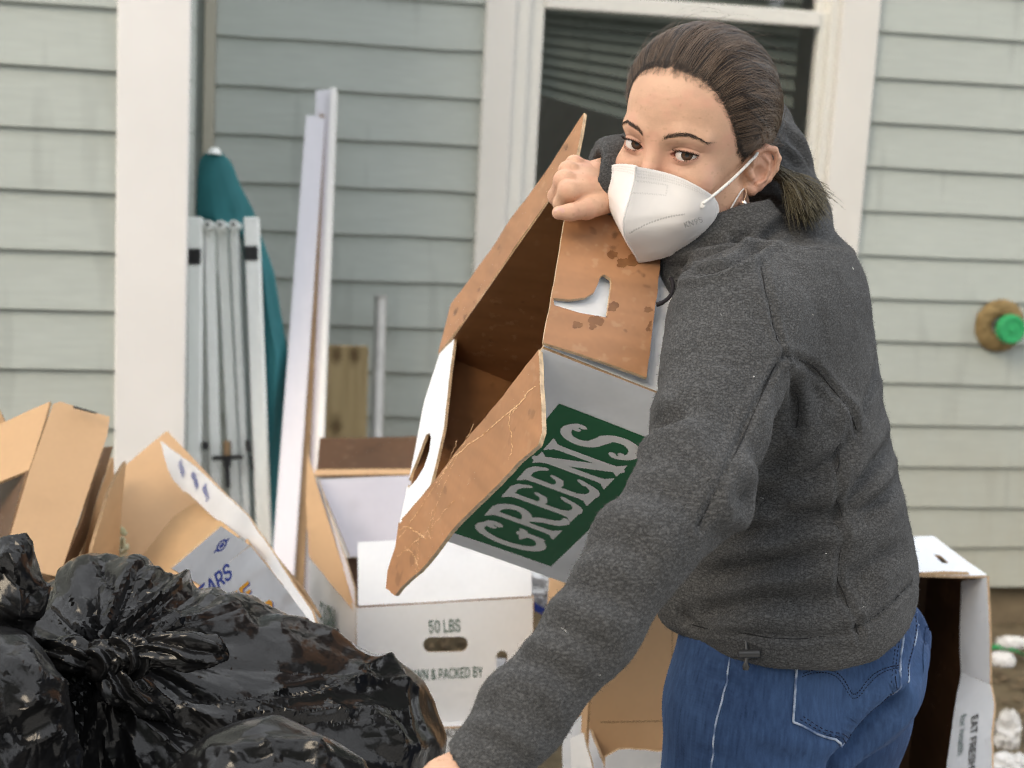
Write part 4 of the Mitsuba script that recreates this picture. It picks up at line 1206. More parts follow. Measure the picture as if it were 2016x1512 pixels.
def curves(name, strands, mat, parent=None, **kw):
    """Hair as spline curves: strands is a list of (n x 4) arrays of points and radii in world metres."""
    os.makedirs(meshkit.FOLDER, exist_ok=True)
    k = key_for((parent + '__' if parent else '') + name)
    path = f'{meshkit.FOLDER}/{k}.txt'
    with open(path, 'w') as fh:
        for s in strands:
            s = np.vstack([2 * s[0] - s[1], s, 2 * s[-1] - s[-2]])
            s[:, 3] = np.maximum(np.abs(s[:, 3]), 2e-5)
            fh.write('\n'.join('%.5f %.5f %.5f %.6f' % tuple(r) for r in s) + '\n\n')
    scene[k] = {'type': 'bsplinecurve', 'filename': path, 'bsdf': {'type': 'ref', 'id': mat}}
    tag(k, **kw)
    return k


def on_head(x, y, side=1, off=0.0):     # frontal point of the face at head-frame x, y
    x, y = np.atleast_1d(x).astype(float), np.atleast_1d(y).astype(float)
    z = np.full(len(x), .07)
    for _ in range(60):
        z = z - np.clip(head_sdf(np.stack([x, y, z], -1), False) - off, -.01, .02) * .8
    return np.stack([x, y, z], -1)


bsdf('m_brow', (.045, .026, .017), .5, .3, both=False)
bsdf('m_lash', (.012, .008, .006), .5, .3, both=False)
rb = np.random.default_rng(3)
for s in (-1, 1):
    # brow: thick near the nose, arched, thinning outwards
    bx = np.array([.0125, .020, .029, .038, .0475, .054])
    by = np.array([.0155, .0205, .0238, .0250, .0215, .0170])
    wd_ = np.array([.0030, .0040, .0036, .0027, .0014, .0004])
    st = []
    for i in range(250):
        t = rb.beta(1.0, 1.25)
        u = bx[0] + t * (bx[-1] - bx[0])
        v = np.interp(u, bx, by) + (rb.uniform(-1, 1)) * np.interp(u, bx, wd_) * .5
        sl = np.interp(u + .002, bx, by) - np.interp(u, bx, by)
        a = math.atan2(sl, .002) + (1 - t) ** 2 * .8 + rb.normal(0, .18)
        L = .0062 * (1.05 - .35 * t) * rb.uniform(.7, 1.15)
        xs, ys = u + np.linspace(0, 1, 4) * L * math.cos(a), v + np.linspace(0, 1, 4) * L * math.sin(a) - np.linspace(0, 1, 4) ** 2 * L * .35
        st.append((s, xs, ys))
    X = np.concatenate([a for _, a, _ in st]); Y = np.concatenate([b for _, _, b in st])
    P = on_head(X * s, Y, off=.0004)
    P[:, 2] += np.tile([0, .0004, .0006, .0005], len(st))
    P = h2w(P).reshape(-1, 4, 3)
    curves('eyebrow', [np.c_[q, np.array([.00011, .00012, .00010, .00004])] for q in P], 'm_brow', person)
    # lashes and dark lid margin
    st = []
    e = np.linspace(-.0135, .0146, 46)
    yu, yl = lid_curves(e)
    def lidp(e, y, r=.0139):
        return np.stack([s * (EYE_X + e), y, np.sqrt(np.maximum(r ** 2 - e ** 2 - y ** 2, 1e-6))], -1)
    base = lidp(e, yu)
    for i in range(130):
        ee = rb.uniform(-.0115, .0146)
        y0 = lid_curves(np.array([ee]))[0][0]
        b0 = lidp(np.array([ee]), np.array([y0]))[0]
        L = .0058 * (.75 + 25 * max(0, ee) * .6) * rb.uniform(.7, 1.1)
        dirn = np.array([s * (ee / .0145 * .75 + .10), .10, 1.0]); dirn /= np.linalg.norm(dirn)
        t = np.linspace(0, 1, 5)[:, None]
        st.append(np.c_[h2w(b0 + dirn * L * t + np.array([0, 1, 0]) * L * .65 * t ** 2.2), np.linspace(.00016, .00004, 5)])
    for i in range(60):
        ee = rb.uniform(-.010, .0142)
        y0 = lid_curves(np.array([ee]))[1][0]
        b0 = lidp(np.array([ee]), np.array([y0]))[0]
        L = .0030 * rb.uniform(.6, 1.1)
        dirn = np.array([s * (ee / .0145 * .7), -.45, .8]); dirn /= np.linalg.norm(dirn)
        t = np.linspace(0, 1, 4)[:, None]
        st.append(np.c_[h2w(b0 + dirn * L * t), np.linspace(.00010, .00003, 4)])
    for k_ in range(3):
        st.append(np.c_[h2w(lidp(e, yu + .0001 * k_, .0139)), np.interp(e, [-.0135, -.006, .0146], [.00012, .00034, .00042])])
    curves('eyelashes', st, 'm_lash', person)

# ---------------------------------------------------------------- hair
HC = np.array([0, .022, -.076])


def radial(dirs, f=None):
    f = f or (lambda q: skull(np.stack([np.abs(q[..., 0]), q[..., 1], q[..., 2]], -1)))
    lo, hi = np.full(len(dirs), .03), np.full(len(dirs), .2)
    for _ in range(24):
        m = (lo + hi) / 2
        ins = f(HC + dirs * m[:, None]) < 0
        lo, hi = np.where(ins, m, lo), np.where(ins, hi, m)
    return lo


hl_px = np.array([(1318, 137), (1358, 144), (1388, 159), (1414, 185), (1433, 222), (1445, 259), (1451, 293), (1462, 318)])
hp, ok = trace(lambda q: head_sdf(q, False), v2h, hl_px[:, 0], hl_px[:, 1])
hl = v2h(hp) - HC
hl_az, hl_el = np.arctan2(np.abs(hl[:, 0]), hl[:, 2]), np.arctan2(hl[:, 1], np.hypot(hl[:, 0], hl[:, 2]))
o_ = np.argsort(hl_az)
hl_az, hl_el = np.r_[0, hl_az[o_], hl_az.max() + .06, 1.95, 2.3, 3.2], np.r_[hl_el[o_][0] - .02, hl_el[o_] - np.interp(hl_az[o_], [0, .3, .7, 1.3], [.03, .06, .06, .02]), -.36, -.52, -.86, -.88]


def hair_depth(dirs):     # signed angular distance into the hair from the hairline
    az = np.abs(np.arctan2(dirs[:, 0], dirs[:, 2]))
    el = np.arcsin(np.clip(dirs[:, 1], -1, 1))
    return el - np.interp(az, hl_az, hl_el)


_tx = TIE_DIR = None


def flow_angle(dirs):     # which strand of the combed hair passes here: the angle round the tie direction
    t = np.array([.012, -.062, -.092]); t /= np.linalg.norm(t)
    a = np.cross(t, [1, 0, 0]); a /= np.linalg.norm(a)
    b = np.cross(t, a)
    return np.arctan2(dirs @ b, dirs @ a)


def grooves(dirs, seed=0):
    g = flow_angle(dirs)
    q = np.stack([g * 9, dirs[:, 2] * 1.2, dirs[:, 1] * 1.2], 1)
    return (meshkit.noise(q, seed + 2) - .5) * 1.0 + (meshkit.noise(q * [2.3, 1, 1] + 5, seed + 4) - .5) * .7 + (meshkit.noise(q * [5.5, 1, 1] + 9, seed + 6) - .5) * .4


def hair_r(dirs, strand=True):
    d = hair_depth(dirs) - (0 if strand else .055)
    az = np.abs(np.arctan2(dirs[:, 0], dirs[:, 2]))
    th = -.0035 + .0125 * np.clip((d + .05) / .60, 0, 1) ** .85
    th += .002 * np.clip(d / .8, 0, 1)
    th = np.where(d < -.03, -.006, th)
    th = th + .0015 * grooves(dirs) * np.clip(d * 6, 0, 1)
    if strand:
        th = np.maximum(th, .0004)
    return radial(dirs) + th


N1, N2 = 220, 480
th_, ph_ = np.meshgrid(np.linspace(.001, np.pi - .001, N1), np.arange(N2) * 2 * np.pi / N2, indexing='ij')
dirs = np.stack([np.sin(th_) * np.sin(ph_), np.cos(th_), np.sin(th_) * np.cos(ph_)], -1).reshape(-1, 3)
cap_v = HC + dirs * (hair_r(dirs, False) - .0022)[:, None]
i, j = np.meshgrid(np.arange(N1 - 1), np.arange(N2), indexing='ij')
q = np.stack([i * N2 + j, (i + 1) * N2 + j, (i + 1) * N2 + (j + 1) % N2, i * N2 + (j + 1) % N2], -1).reshape(-1, 4)
keep = (hair_depth(dirs)[q] > -.06).all(1)
q = q[keep]
cf = np.vstack([q[:, [0, 1, 2]], q[:, [0, 2, 3]]])
capm = trimesh.Trimesh(h2w(cap_v), cf, process=False)
if ((capm.triangles_center - h2w(HC)) * capm.face_normals).sum(1).mean() < 0:
    capm.invert()
bsdf('m_hair_base', (.020, .012, .008), .6, .25)
bsdf('m_hair', (.013, .008, .0055), .38, .3, both=False)
bsdf('m_hair_light', (.10, .064, .04), .35, .5, both=False)
bsdf('m_hair_mid', (.028, .017, .0108), .38, .3, both=False)
bsdf('m_hair_tail', (.120, .106, .068), .4, .4, both=False)
hair = add('hair', capm, 'm_hair_base', person, smooth=True)
TIE = np.array([.012, -.040, -.168])
rh = np.random.default_rng(11)


def hair_grad(d0):       # direction along the scalp that leads away from the hairline
    t1 = np.cross(d0, [0.02, 0.1, 1.0]); t1 /= np.linalg.norm(t1, axis=1, keepdims=True)
    t2 = np.cross(d0, t1)
    e = .02
    nm = lambda q: q / np.linalg.norm(q, axis=1, keepdims=True)
    g1 = hair_depth(nm(d0 + e * t1)) - hair_depth(nm(d0 - e * t1))
    g2 = hair_depth(nm(d0 + e * t2)) - hair_depth(nm(d0 - e * t2))
    return nm(g1[:, None] * t1 + g2[:, None] * t2 + 1e-9)


def hair_paths(d0, n=13, lift=0.0, wob=.012):
    dT = TIE - HC
    dT = dT / np.linalg.norm(dT)
    dT = dT + rh.normal(0, .05, d0.shape)
    dT /= np.linalg.norm(dT, axis=1, keepdims=True)
    dep = np.clip(1 - hair_depth(d0) / .5, 0, 1)[:, None]
    # combed back: leaves the hairline squarely, then bends towards the tie
    m = d0 + hair_grad(d0) * .62 * dep + np.array([0, .1, -.55]) * dep + dT * .4 * (1 - dep)
    m /= np.linalg.norm(m, axis=1, keepdims=True)
    side = np.cross(d0, dT)
    side /= np.linalg.norm(side, axis=1, keepdims=True) + 1e-9
    out = []
    ph = rh.uniform(0, 6.28, (len(d0), 1))
    for t in np.linspace(0, 1, n):
        d = (1 - t) ** 2 * d0 + 2 * t * (1 - t) * m * 1.1 + t * t * dT
        d = d + side * (wob * np.sin(ph + 7 * t) * min(1, 4 * t))
        d /= np.linalg.norm(d, axis=1, keepdims=True)
        az = np.abs(np.arctan2(d[:, 0], d[:, 2]))
        d[:, 1] += np.clip((.02 - hair_depth(d)), 0, .6) * (az < 1.9)
        d /= np.linalg.norm(d, axis=1, keepdims=True)
        r = hair_r(d) + lift * math.sin(math.pi * min(1, t * 1.1)) + .0002
        if t == 0:
            r = r - .0010
        out.append(HC + d * r[:, None])
    return np.stack(out, 1)


def sample_roots(n, lo, hi):
    out = []
    while sum(map(len, out)) < n:
        d = rh.normal(size=(20000, 3))
        d /= np.linalg.norm(d, axis=1, keepdims=True)
        h = hair_depth(d)
        az = np.abs(np.arctan2(d[:, 0], d[:, 2]))
        out.append(d[(h > lo) & (h < hi) & (az < 2.2) & ((TIE - HC) @ d.T / np.linalg.norm(TIE - HC) < .75)])
    return np.vstack(out)[:n]


def pack(P, r0, r1):
    n = P.shape[1]
    rr = np.interp(np.linspace(0, 1, n), [0, .15, .9, 1], [r1, r0, r0, r1])
    return [np.c_[h2w(s), rr * rh.uniform(.7, 1.3)] for s in P]


lift = np.abs(rh.normal(0, .0009, (5200, 1)))
sets = pack(hair_paths(sample_roots(900, -.03, .03)), .00020, .00007) + pack(hair_paths(sample_roots(2600, .015, .10)), .00024, .00010) + pack(hair_paths(sample_roots(5600, .07, 1.5)), .00027, .00012)
# raised locks: strands that share a direction give the combed clumps
for i in range(130):
    d = sample_roots(1, -.02, .7)
    P = hair_paths(np.repeat(d, 16, 0) + rh.normal(0, .018, (16, 3)), lift=.0014 * rh.uniform(.2, 1), wob=.004)
    sets += pack(P, .00030, .00012)
# short fine hair that softens the hairline
d0 = sample_roots(900, -.06, .03)
g = hair_grad(d0) + rh.normal(0, .35, d0.shape)
sh_ = []
for L in np.linspace(0, 1, 5):
    d = d0 + g * L * .19
    d /= np.linalg.norm(d, axis=1, keepdims=True)
    sh_.append(HC + d * (radial(d) + .0006 + .0016 * math.sin(3 * L))[:, None])
sh_ = np.stack(sh_, 1)
sets += [np.c_[h2w(q), [.00007, .00009, .00008, .00006, .00003]] for q in sh_]
curves('strands', [s for i_, s in enumerate(sets) if i_ % 5 < 3], 'm_hair', hair)
curves('strands', [s for i_, s in enumerate(sets) if i_ % 5 >= 3], 'm_hair_mid', hair)
sets = pack(hair_paths(sample_roots(800, -.045, .06), lift=.0014, wob=.03), .00020, .00006) + pack(hair_paths(sample_roots(500, .05, 1.2), lift=.0015, wob=.03), .00020, .00008)
# loose flyaway hairs round the outline and the temples
P = hair_paths(sample_roots(240, -.05, .14), n=9, lift=.0, wob=.05)
for s in P:
    m = rh.integers(3, 7)
    c = s[:m + 2].copy()
    t = np.linspace(0, 1, len(c))[:, None]
    out = (c - HC) / np.linalg.norm(c - HC, axis=1, keepdims=True)
    c += out * t ** 1.5 * rh.uniform(.003, .018) + rh.normal(0, .004, 3) * t + np.array([0, rh.normal(0, .006), .004]) * t
    sets.append(np.c_[h2w(c), np.linspace(.00015, .00005, len(c))])
curves('loose_hairs', sets, 'm_hair_light', hair)
# pony tail
tail = []
t0 = h2v(TIE)
for i in range(3600):
    a, b = rh.normal(0, 1, 2) * .42
    end = V(1598 + 36 * a + 10 * b, 414 + 30 * b - 16 * a + 18 * rh.uniform(-1, .6), 1.640 + .022 * rh.normal())
    mid = V(1572 + 20 * a, 358 + 14 * b - 8 * a, 1.652 + .022 * rh.normal())
    st_ = V(1522 + rh.normal(0, 4), 334 + rh.normal(0, 6), 1.690 + rh.normal(0, .010))
    t = np.linspace(0, 1, 8)[:, None]
    c = (1 - t) ** 2 * st_ + 2 * t * (1 - t) * mid + t ** 2 * end
    c += np.sin(t * 9 + rh.uniform(0, 6)) * rh.normal(0, .0010, 3) * t
    k_ = rh.uniform(.75, 1)
    c = st_ + (c - st_) * (1 if rh.random() < .75 else k_)
    tail.append(np.c_[vx(c), np.linspace(.00030, .00014, 8)])
curves('pony_tail', tail[:2900], 'm_hair_tail', hair)
curves('pony_tail_dark', tail[2900:], 'm_hair', hair)  # darker strands mixed through the tail
bsdf('m_band', (.02, .02, .02), .8, .2)
m = trimesh.creation.torus(.012, .005)
# ---------------------------------------------------------------- face mask
MASK_TOP, MASK_MID, MASK_TIP = (1251, 328), (1227, 444), (1257, 518)


def on_mid(px, py):      # where a sight line meets the head's own mid-plane
    d = V(px, py, 1.0)
    a, b = v2h(np.zeros(3)), v2h(d)
    t = -a[0] / (b - a)[0]
    return a + (b - a) * t


ridge = spline([on_mid(*MASK_TOP), on_mid(1240, 388), on_mid(*MASK_MID), on_mid(1240, 484), on_mid(*MASK_TIP)], 40)
ridge[:, 0] = 0
skin_h = lambda q: head_sdf(q, False)


def face_pts(pts, off=.004):
    p, ok = trace(skin_h, v2h, [a for a, _ in pts], [b for _, b in pts], off)
    return v2h(p)


edge_top = face_pts([(1290, 334), (1325, 343), (1352, 354), (1375, 366), (1395, 379), (1408, 394)])
side = face_pts([(1415, 413), (1414, 430), (1408, 452)])
top_c = spline(np.vstack([ridge[0], edge_top]), 36)
bot0 = side[-1]
tip = ridge[-1]
jaw = np.array([bot0 + (tip - bot0) * t + np.array([.35, -.6, .3]) * .010 * math.sin(math.pi * t) for t in np.linspace(0, 1, 6)])
bot_c = spline(jaw[::-1], 36)
side_c = spline(np.vstack([edge_top[-1], side]), 40)
N_ = 40
rd, sc = spline(ridge, N_), side_c
tc, bc_ = top_c, bot_c
u, v = np.linspace(0, 1, 36)[:, None, None], np.linspace(0, 1, N_)[None, :, None]
C = ((1 - u) * rd[None] + u * sc[None] + (1 - v) * tc[:, None] + v * bc_[:, None]
     - ((1 - u) * (1 - v) * rd[0] + u * (1 - v) * sc[0] + (1 - u) * v * rd[-1] + u * v * sc[-1]))
bul = 4 * u * (1 - u) * np.sin(math.pi * np.clip(v * .9 + .1, 0, 1)) ** .8
C = C + np.array([.55, .0, .83]) * .0105 * bul
uu, vv = np.broadcast_to(u, (36, N_, 1))[..., 0], np.broadcast_to(v, (36, N_, 1))[..., 0]
# welded borders and the faint pleat that runs from the ridge towards the ear
border = np.minimum(np.minimum(1 - uu, 1 - vv), vv * 1.2)
crease = -.0010 * np.exp(-((vv - .50 + .10 * uu) / .03) ** 2) * np.exp(-((uu - .3) / .28) ** 2)
wr = .0024 * (meshkit.fbm(np.stack([uu * 3, vv * 3, uu * 0], -1), 2, 5) - .5) + .0009 * np.sin(14 * vv + 6 * uu) * np.exp(-((vv - .85) / .12) ** 2) * (1 - uu)
C = C + np.array([.5, 0, .87]) * (crease + wr * np.clip(border * 8, 0, 1) - .0012 * np.exp(-(border / .05) ** 2))[..., None]


def grid_sheet(G, th):      # grid of head-frame points -> closed thin sheet with uv
    a, b = G.shape[:2]
    du, dv = np.gradient(G, axis=0), np.gradient(G, axis=1)
    n = np.cross(du, dv)
    n /= np.linalg.norm(n, axis=-1, keepdims=True) + 1e-12
    if (n[..., 2].mean()) < 0:
        n = -n
    P = np.concatenate([(G + n * th / 2).reshape(-1, 3), (G - n * th / 2).reshape(-1, 3)])
    i, j = np.meshgrid(np.arange(a - 1), np.arange(b - 1), indexing='ij')
    q = np.stack([i * b + j, (i + 1) * b + j, (i + 1) * b + j + 1, i * b + j + 1], -1).reshape(-1, 4)
    f = np.vstack([q[:, [0, 1, 2]], q[:, [0, 2, 3]]])
    rim = np.concatenate([np.arange(b), np.arange(1, a) * b + b - 1, (a - 1) * b + np.arange(b - 2, -1, -1), np.arange(a - 2, 0, -1) * b])
    r2 = np.roll(rim, -1)
    M = a * b
    side_ = np.vstack([np.c_[rim, r2, r2 + M], np.c_[rim, r2 + M, rim + M]])
    F = np.vstack([f, f[:, ::-1] + M, side_])
    g = np.stack(np.meshgrid(np.linspace(0, 1, a), np.linspace(0, 1, b), indexing='ij'), -1).reshape(-1, 2)
    return P, F, np.vstack([g, g])


def mask_col(p, n, uv):
    u, v = uv.x, uv.y
    fib = fbm(p.x * 800, p.y * 800, p.z * 800, 2)
    soft = fbm(p.x * 60, p.y * 60, p.z * 60, 3)
    c = mi.Color3f(.76, .735, .715) * (.965 + .05 * soft + .03 * (fib - .5))
    def dots(line, along, per, on=.55):
        f = along * per
        f = f - dr.floor(f)
        return smoothstep(.011, .005, dr.abs(line)) * dr.select(f < on, 1.0, 0.0)
    top = dr.minimum(1.0, dots(v - .035, u, 55) + dots(v - .060, u, 55) + dots(v - .085, u, 55))
    sidey = dr.minimum(1.0, dots((1 - u) - .035, v, 48) + dots((1 - u) - .07, v, 48))
    inbox = smoothstep(.34, .33, u)
    box = dr.minimum(1.0, dots(v - .22, u, 60) * inbox + dots(v - .12, u, 60) * inbox + dots(u - .34, v, 60) * smoothstep(.11, .12, v) * smoothstep(.23, .22, v))
    dash = smoothstep(.012, .006, dr.abs(v - (.60 - .55 * u + .35 * u * u))) * smoothstep(.05, .06, u) * smoothstep(.56, .55, u)
    f = u * 42
    dash = dash * dr.select(f - dr.floor(f) < .65, 1.0, 0.0)
    k = dr.minimum(1.0, (top + sidey + box) * .28 + dash * .62)
    return mix(c, mi.Color3f(.33, .32, .31), k)


bsdf('m_mask', proc(mask_col), .75, .25, lambda p, n, uv: fbm(p.x * 500, p.y * 500, p.z * 500, 2), 0.0002, 3e-4)
Pm, Fm, UVm = grid_sheet(C, .0012)
Cr = C * np.array([-.94, 1, 1])
Pr, Fr, UVr = grid_sheet(Cr, .0012)
allP, allF, allUV = np.vstack([Pm, Pr]), np.vstack([Fm, Fr[:, ::-1] + len(Pm)]), np.vstack([UVm, UVr + [[3, 0]]])
mk = add('face_mask', trimesh.Trimesh(h2w(allP), allF, process=False), 'm_mask', person, smooth=True, uv=allUV)
# the raised fold along the middle
rg = np.array([rd + np.array([0, 0, .0012]), rd + np.array([.0011, 0, -.0008]), rd + np.array([-.0011, 0, -.0008])])
add('ridge', tube(h2w(rd[:-1] + np.array([0, .0, .0003])), .0010, 8), 'm_mask', mk, smooth=True)


def mask_at(a, b, off=.0012):
    i, j = a * 35, b * (N_ - 1)
    i0, j0 = int(min(i, 34)), int(min(j, N_ - 2))
    fi, fj = i - i0, j - j0
    p = (C[i0, j0] * (1 - fi) + C[i0 + 1, j0] * fi) * (1 - fj) + (C[i0, j0 + 1] * (1 - fi) + C[i0 + 1, j0 + 1] * fi) * fj
    return p + np.array([.5, 0, .87]) * off


def mask_uv(px, py):      # nearest place of the near panel to a sight line
    g = h2v(C.reshape(-1, 3))
    q = np.stack([1008 + F_PX * g[:, 0] / g[:, 2], 756 - F_PX * g[:, 1] / g[:, 2]], 1)
    k = np.argmin(((q - [px, py]) ** 2).sum(1))
    return k // N_ / 35, k % N_ / (N_ - 1)


# pressed lettering
o_uv = np.array(mask_uv(1365, 437))
ex_ = h2v(mask_at(*mask_uv(1381, 431))) - h2v(mask_at(*mask_uv(1349, 442)))
ex_ /= np.linalg.norm(ex_)
ori = h2v(mask_at(*o_uv))
nrm = np.array([.35, .1, -.93]); nrm -= ex_ * (nrm @ ex_); nrm /= np.linalg.norm(nrm)
ey_ = np.cross(ex_, nrm)
if ey_[1] < 0:
    ey_ = -ey_
bsdf('m_emboss', (.42, .41, .40), .6)
let = []
for g in getattr(lettering('KN95', .0062, False, 1.0), 'geoms', []):
    a, b = trimesh.creation.triangulate_polygon(g, engine='earcut')
    q3 = ori + a[:, :1] * ex_ + a[:, 1:] * ey_
    rr = q3 / q3[:, 2:]
    # lay it on the panel
    gv = h2v(C.reshape(-1, 3))
    from scipy.spatial import cKDTree
    dd, ii = cKDTree(gv[:, :2] / gv[:, 2:]).query(rr[:, :2], k=4)
    w = 1 / (dd + 1e-6)
    z = (gv[ii, 2] * w).sum(1) / w.sum(1) - .0014
    let.append(trimesh.Trimesh(vx(rr * z[:, None]), b, process=False))
add('lettering', cat(let), 'm_emboss', mk, label='pressed letters reading KN95')
bsdf('m_strap', proc(lambda p, n, uv: mi.Color3f(.74, .73, .71) * (.9 + .15 * fbm(p.x * 400, p.y * 400, p.z * 400, 2))), .8, .2)
pa, pb = mask_at(*mask_uv(1382, 401), .0022), ear_pt(.001, .020, .0075)
p = pa + (pb - pa) * np.linspace(0, 1, 12)[:, None] + np.array([.3, -.5, .2]) * .004 * np.sin(np.linspace(0, math.pi, 12))[:, None]
for _ in range(12):      # lies on the cheek, never in it
    dd_ = skin_h(p)
    p = p + np.where(dd_ < .0022, .0022 - dd_, 0)[:, None] * np.array([.75, 0, .66])
p = np.vstack([h2v(p), h2v(ear_pt(.006, .026, .002)), h2v(ear_pt(.012, .026, -.006)), h2v(ear_pt(.018, .020, -.012))])
sp = spline(p, 40)
add('strap', tube(vx(sp), np.interp(np.linspace(0, 1, 40), [0, .08, 1], [.0020, .0017, .0017]), 10), 'm_strap', mk, smooth=True)
ad, _ = trace(skin_h, v2h, [1402, 1414, 1430, 1446], [452, 445, 425, 398], .002)
ad = np.vstack([ad, h2v(ear_pt(.006, -.026, -.008))])
add('strap', tube(vx(spline(ad, 24)), .0009, 8), 'm_strap', mk, smooth=True)
c0 = h2v(mask_at(*mask_uv(1381, 402), .0016))
pd = trimesh.creation.icosphere(subdivisions=3, radius=.0034)
add('weld_spot', trimesh.Trimesh(vx(pd.vertices * [1, 1, .35] + c0), pd.faces, process=False), 'm_strap', mk, smooth=True)

# earring
bsdf('m_gold', (.75, .52, .36), .25, .5, metallic=1.0)
scene['m_gem'] = {'type': 'dielectric', 'int_ior': 2.2}
er, _ = trace(lambda q: head_sdf(q), v2h, [1465], [374], .0012)
ea = er[0] + np.array([0, 0, -.002])

pts = [ea + np.array([0.0008, .0005, .001]), ea + np.array([.0016, -.004, -.0015]), ea + np.array([.0008, -.0085, -.0012]), ea + np.array([-.0006, -.0115, -.0008])]
k = add('earring', tube(vx(spline(pts, 14)), .0007, 8), 'm_gold', person, smooth=True)
for t in np.linspace(.1, .9, 8):
    q3 = spline(pts, 30)[int(t * 29)]
    m = trimesh.creation.icosphere(subdivisions=1, radius=.0009)
    add('bead', trimesh.Trimesh(vx(m.vertices + q3 + [0, 0, -.0006]), m.faces, process=False), 'm_gold', k)
gc = ea + np.array([-.0014, -.0152, -.0008])
gm_ = trimesh.creation.icosphere(subdivisions=1, radius=.0042)
add('gem', trimesh.Trimesh(vx(gm_.vertices * [1, 1, .8] + gc), gm_.faces, process=False), 'm_gem', k)
add('setting', tube(vx(np.array([gc + [0, .0032, 0], gc + [0, -.002, .002]])), [.0010, .0026], 8), 'm_gold', k)

# ---------------------------------------------------------------- fleece jacket (view-aligned frame)
SH_L, SH_R = V(1448, 655, 1.46), V(1494, 318, 1.79)
TOR = dict(y=np.array([1300, 1200, 1100, 1000, 900, 800, 700, 600, 540, 500]),
           cx=np.array([1584, 1577, 1588, 1590, 1578, 1563, 1552, 1540, 1530, 1522]),
           cz=np.array([1.725, 1.72, 1.715, 1.705, 1.69, 1.675, 1.66, 1.64, 1.63, 1.625]),
           a=np.array([.190, .190, .183, .180, .186, .190, .190, .175, .150, .12]),
           b=np.array([.136, .137, .124, .113, .102, .098, .095, .092, .090, .085]),
           lx=np.array([.22, .22, .24, .27, .30, .33, .35, .36, .36, .36]), ly=np.array([.05, .08, .12, .18, .28, .38, .46, .52, .55, .58]))
TOR_C = np.array([V(x, y, z) for x, y, z in zip(TOR['cx'], TOR['y'], TOR['cz'])])
T_Y = TOR_C[:, 1]


def torso_sdf(p, grow=0.0):
    y = p[..., 1]
    # sections are tilted, so look up along the spine's own direction
    t = y + .30 * 0
    cx, cz = np.interp(t, T_Y, TOR_C[:, 0]), np.interp(t, T_Y, TOR_C[:, 2])
    a, b = np.interp(t, T_Y, TOR['a']) + grow, np.interp(t, T_Y, TOR['b']) + grow
    lx = np.interp(t, T_Y, TOR['lx'])
    lz = np.sqrt(1 - lx ** 2)
    dx, dz = p[..., 0] - cx, p[..., 2] - cz
    l, f = dx * lx + dz * lz, -dx * lz + dz * lx
    k = (np.abs(l / a) ** 2.3 + np.abs(f / b) ** 2.3) ** (1 / 2.3)
    d = (k - 1) * np.minimum(a, b) * .92
    return np.maximum(d, np.maximum(T_Y[0] - y, y - T_Y[-1]))


ARM_L = [V(1446, 648, 1.47), V(1420, 742, 1.42), V(1396, 838, 1.375), V(1360, 958, 1.31), V(1264, 1078, 1.265), V(1170, 1238, 1.24), V(1032, 1404, 1.22), V(932, 1528, 1.21)]
R_L = [.062, .057, .052, .047, .041, .0375, .0355, .0335]
ARM_R = [V(1494, 314, 1.79), V(1470, 265, 1.85), V(1420, 255, 1.88), V(1315, 305, 1.76), V(1215, 345, 1.668), V(1176, 352, 1.645)]
R_R = [.056, .054, .050, .045, .0400, .0385]


def jacket_raw(p):
    f = torso_sdf(p)
    f = smin(f, s_ball(p, V(1352, 1188, 1.66), .030), .03)
    f = smin(f, s_chain(p, [V(1412, 1000, 1.66), V(1402, 1090, 1.665), V(1392, 1160, 1.67)], [.045, .050, .045], .02), .04)
    # hem: the cloth ends along a slanting line
    f = smax(f, hem_y(p[..., 0]) - p[..., 1], .012)
    f = smin(f, s_chain(p, [SH_L, V(1535, 610, 1.65), V(1562, 530, 1.705), V(1538, 430, 1.76), SH_R], [.060, .064, .056, .050, .050], .03), .04)
    f = smin(f, s_chain(p, ARM_L, R_L, .02), .030)
    f = smin(f, s_chain(p, ARM_R, R_R, .02), .030)
    f = smin(f, s_chain(p, [V(1432, 545, 1.655), V(1412, 495, 1.665)], [.079, .081], .01), .005)
    # open the cuffs, the hem and the collar
    f = np.maximum(f, -s_cone(p, ARM_L[-1], V(880, 1580, 1.205), .028, .045))
    cl = un(np.array([-.82, -.57, 0.0]))
    f = np.maximum(f, np.where(np.linalg.norm(p - ARM_L[-1], axis=-1) < .09, (p - ARM_L[-1]) @ cl - .004, -1))
    cr = un(np.array([-.93, .20, -.18]))
    f = np.maximum(f, np.where(np.linalg.norm(p - ARM_R[-1], axis=-1) < .09, (p - ARM_R[-1]) @ cr - .006, -1))
    f = np.maximum(f, -s_cone(p, ARM_R[-1] - cr * .01, ARM_R[-1] + cr * .04, .029, .034))
    up_ = np.array([-.33, .93, .1])
    f = np.maximum(f, np.where(np.linalg.norm(p - V(1410, 500, 1.668), axis=-1) < .105, (p - V(1408, 492, 1.67)) @ up_ - .027, -1))
    f = np.maximum(f, -s_cone(p, V(1415, 515, 1.665), V(1385, 410, 1.68), .055, .070))
    return f


HEM = np.array([V(x, y, 1.66) for x, y in ((1250, 1235), (1345, 1250), (1400, 1271), (1500, 1284), (1600, 1284), (1690, 1264), (1760, 1224), (1815, 1150), (1850, 1100))])


def hem_y(x):
    return np.interp(x, HEM[:, 0], HEM[:, 1])


lo_, hi_ = [-.16, -.40, 1.10], [.52, .38, 2.0]
JM = sdf_mesh(jacket_raw, lo_, hi_, .0036, 1.5)
jv, jf = JM.vertices.copy(), JM.faces
ident = lambda q: q

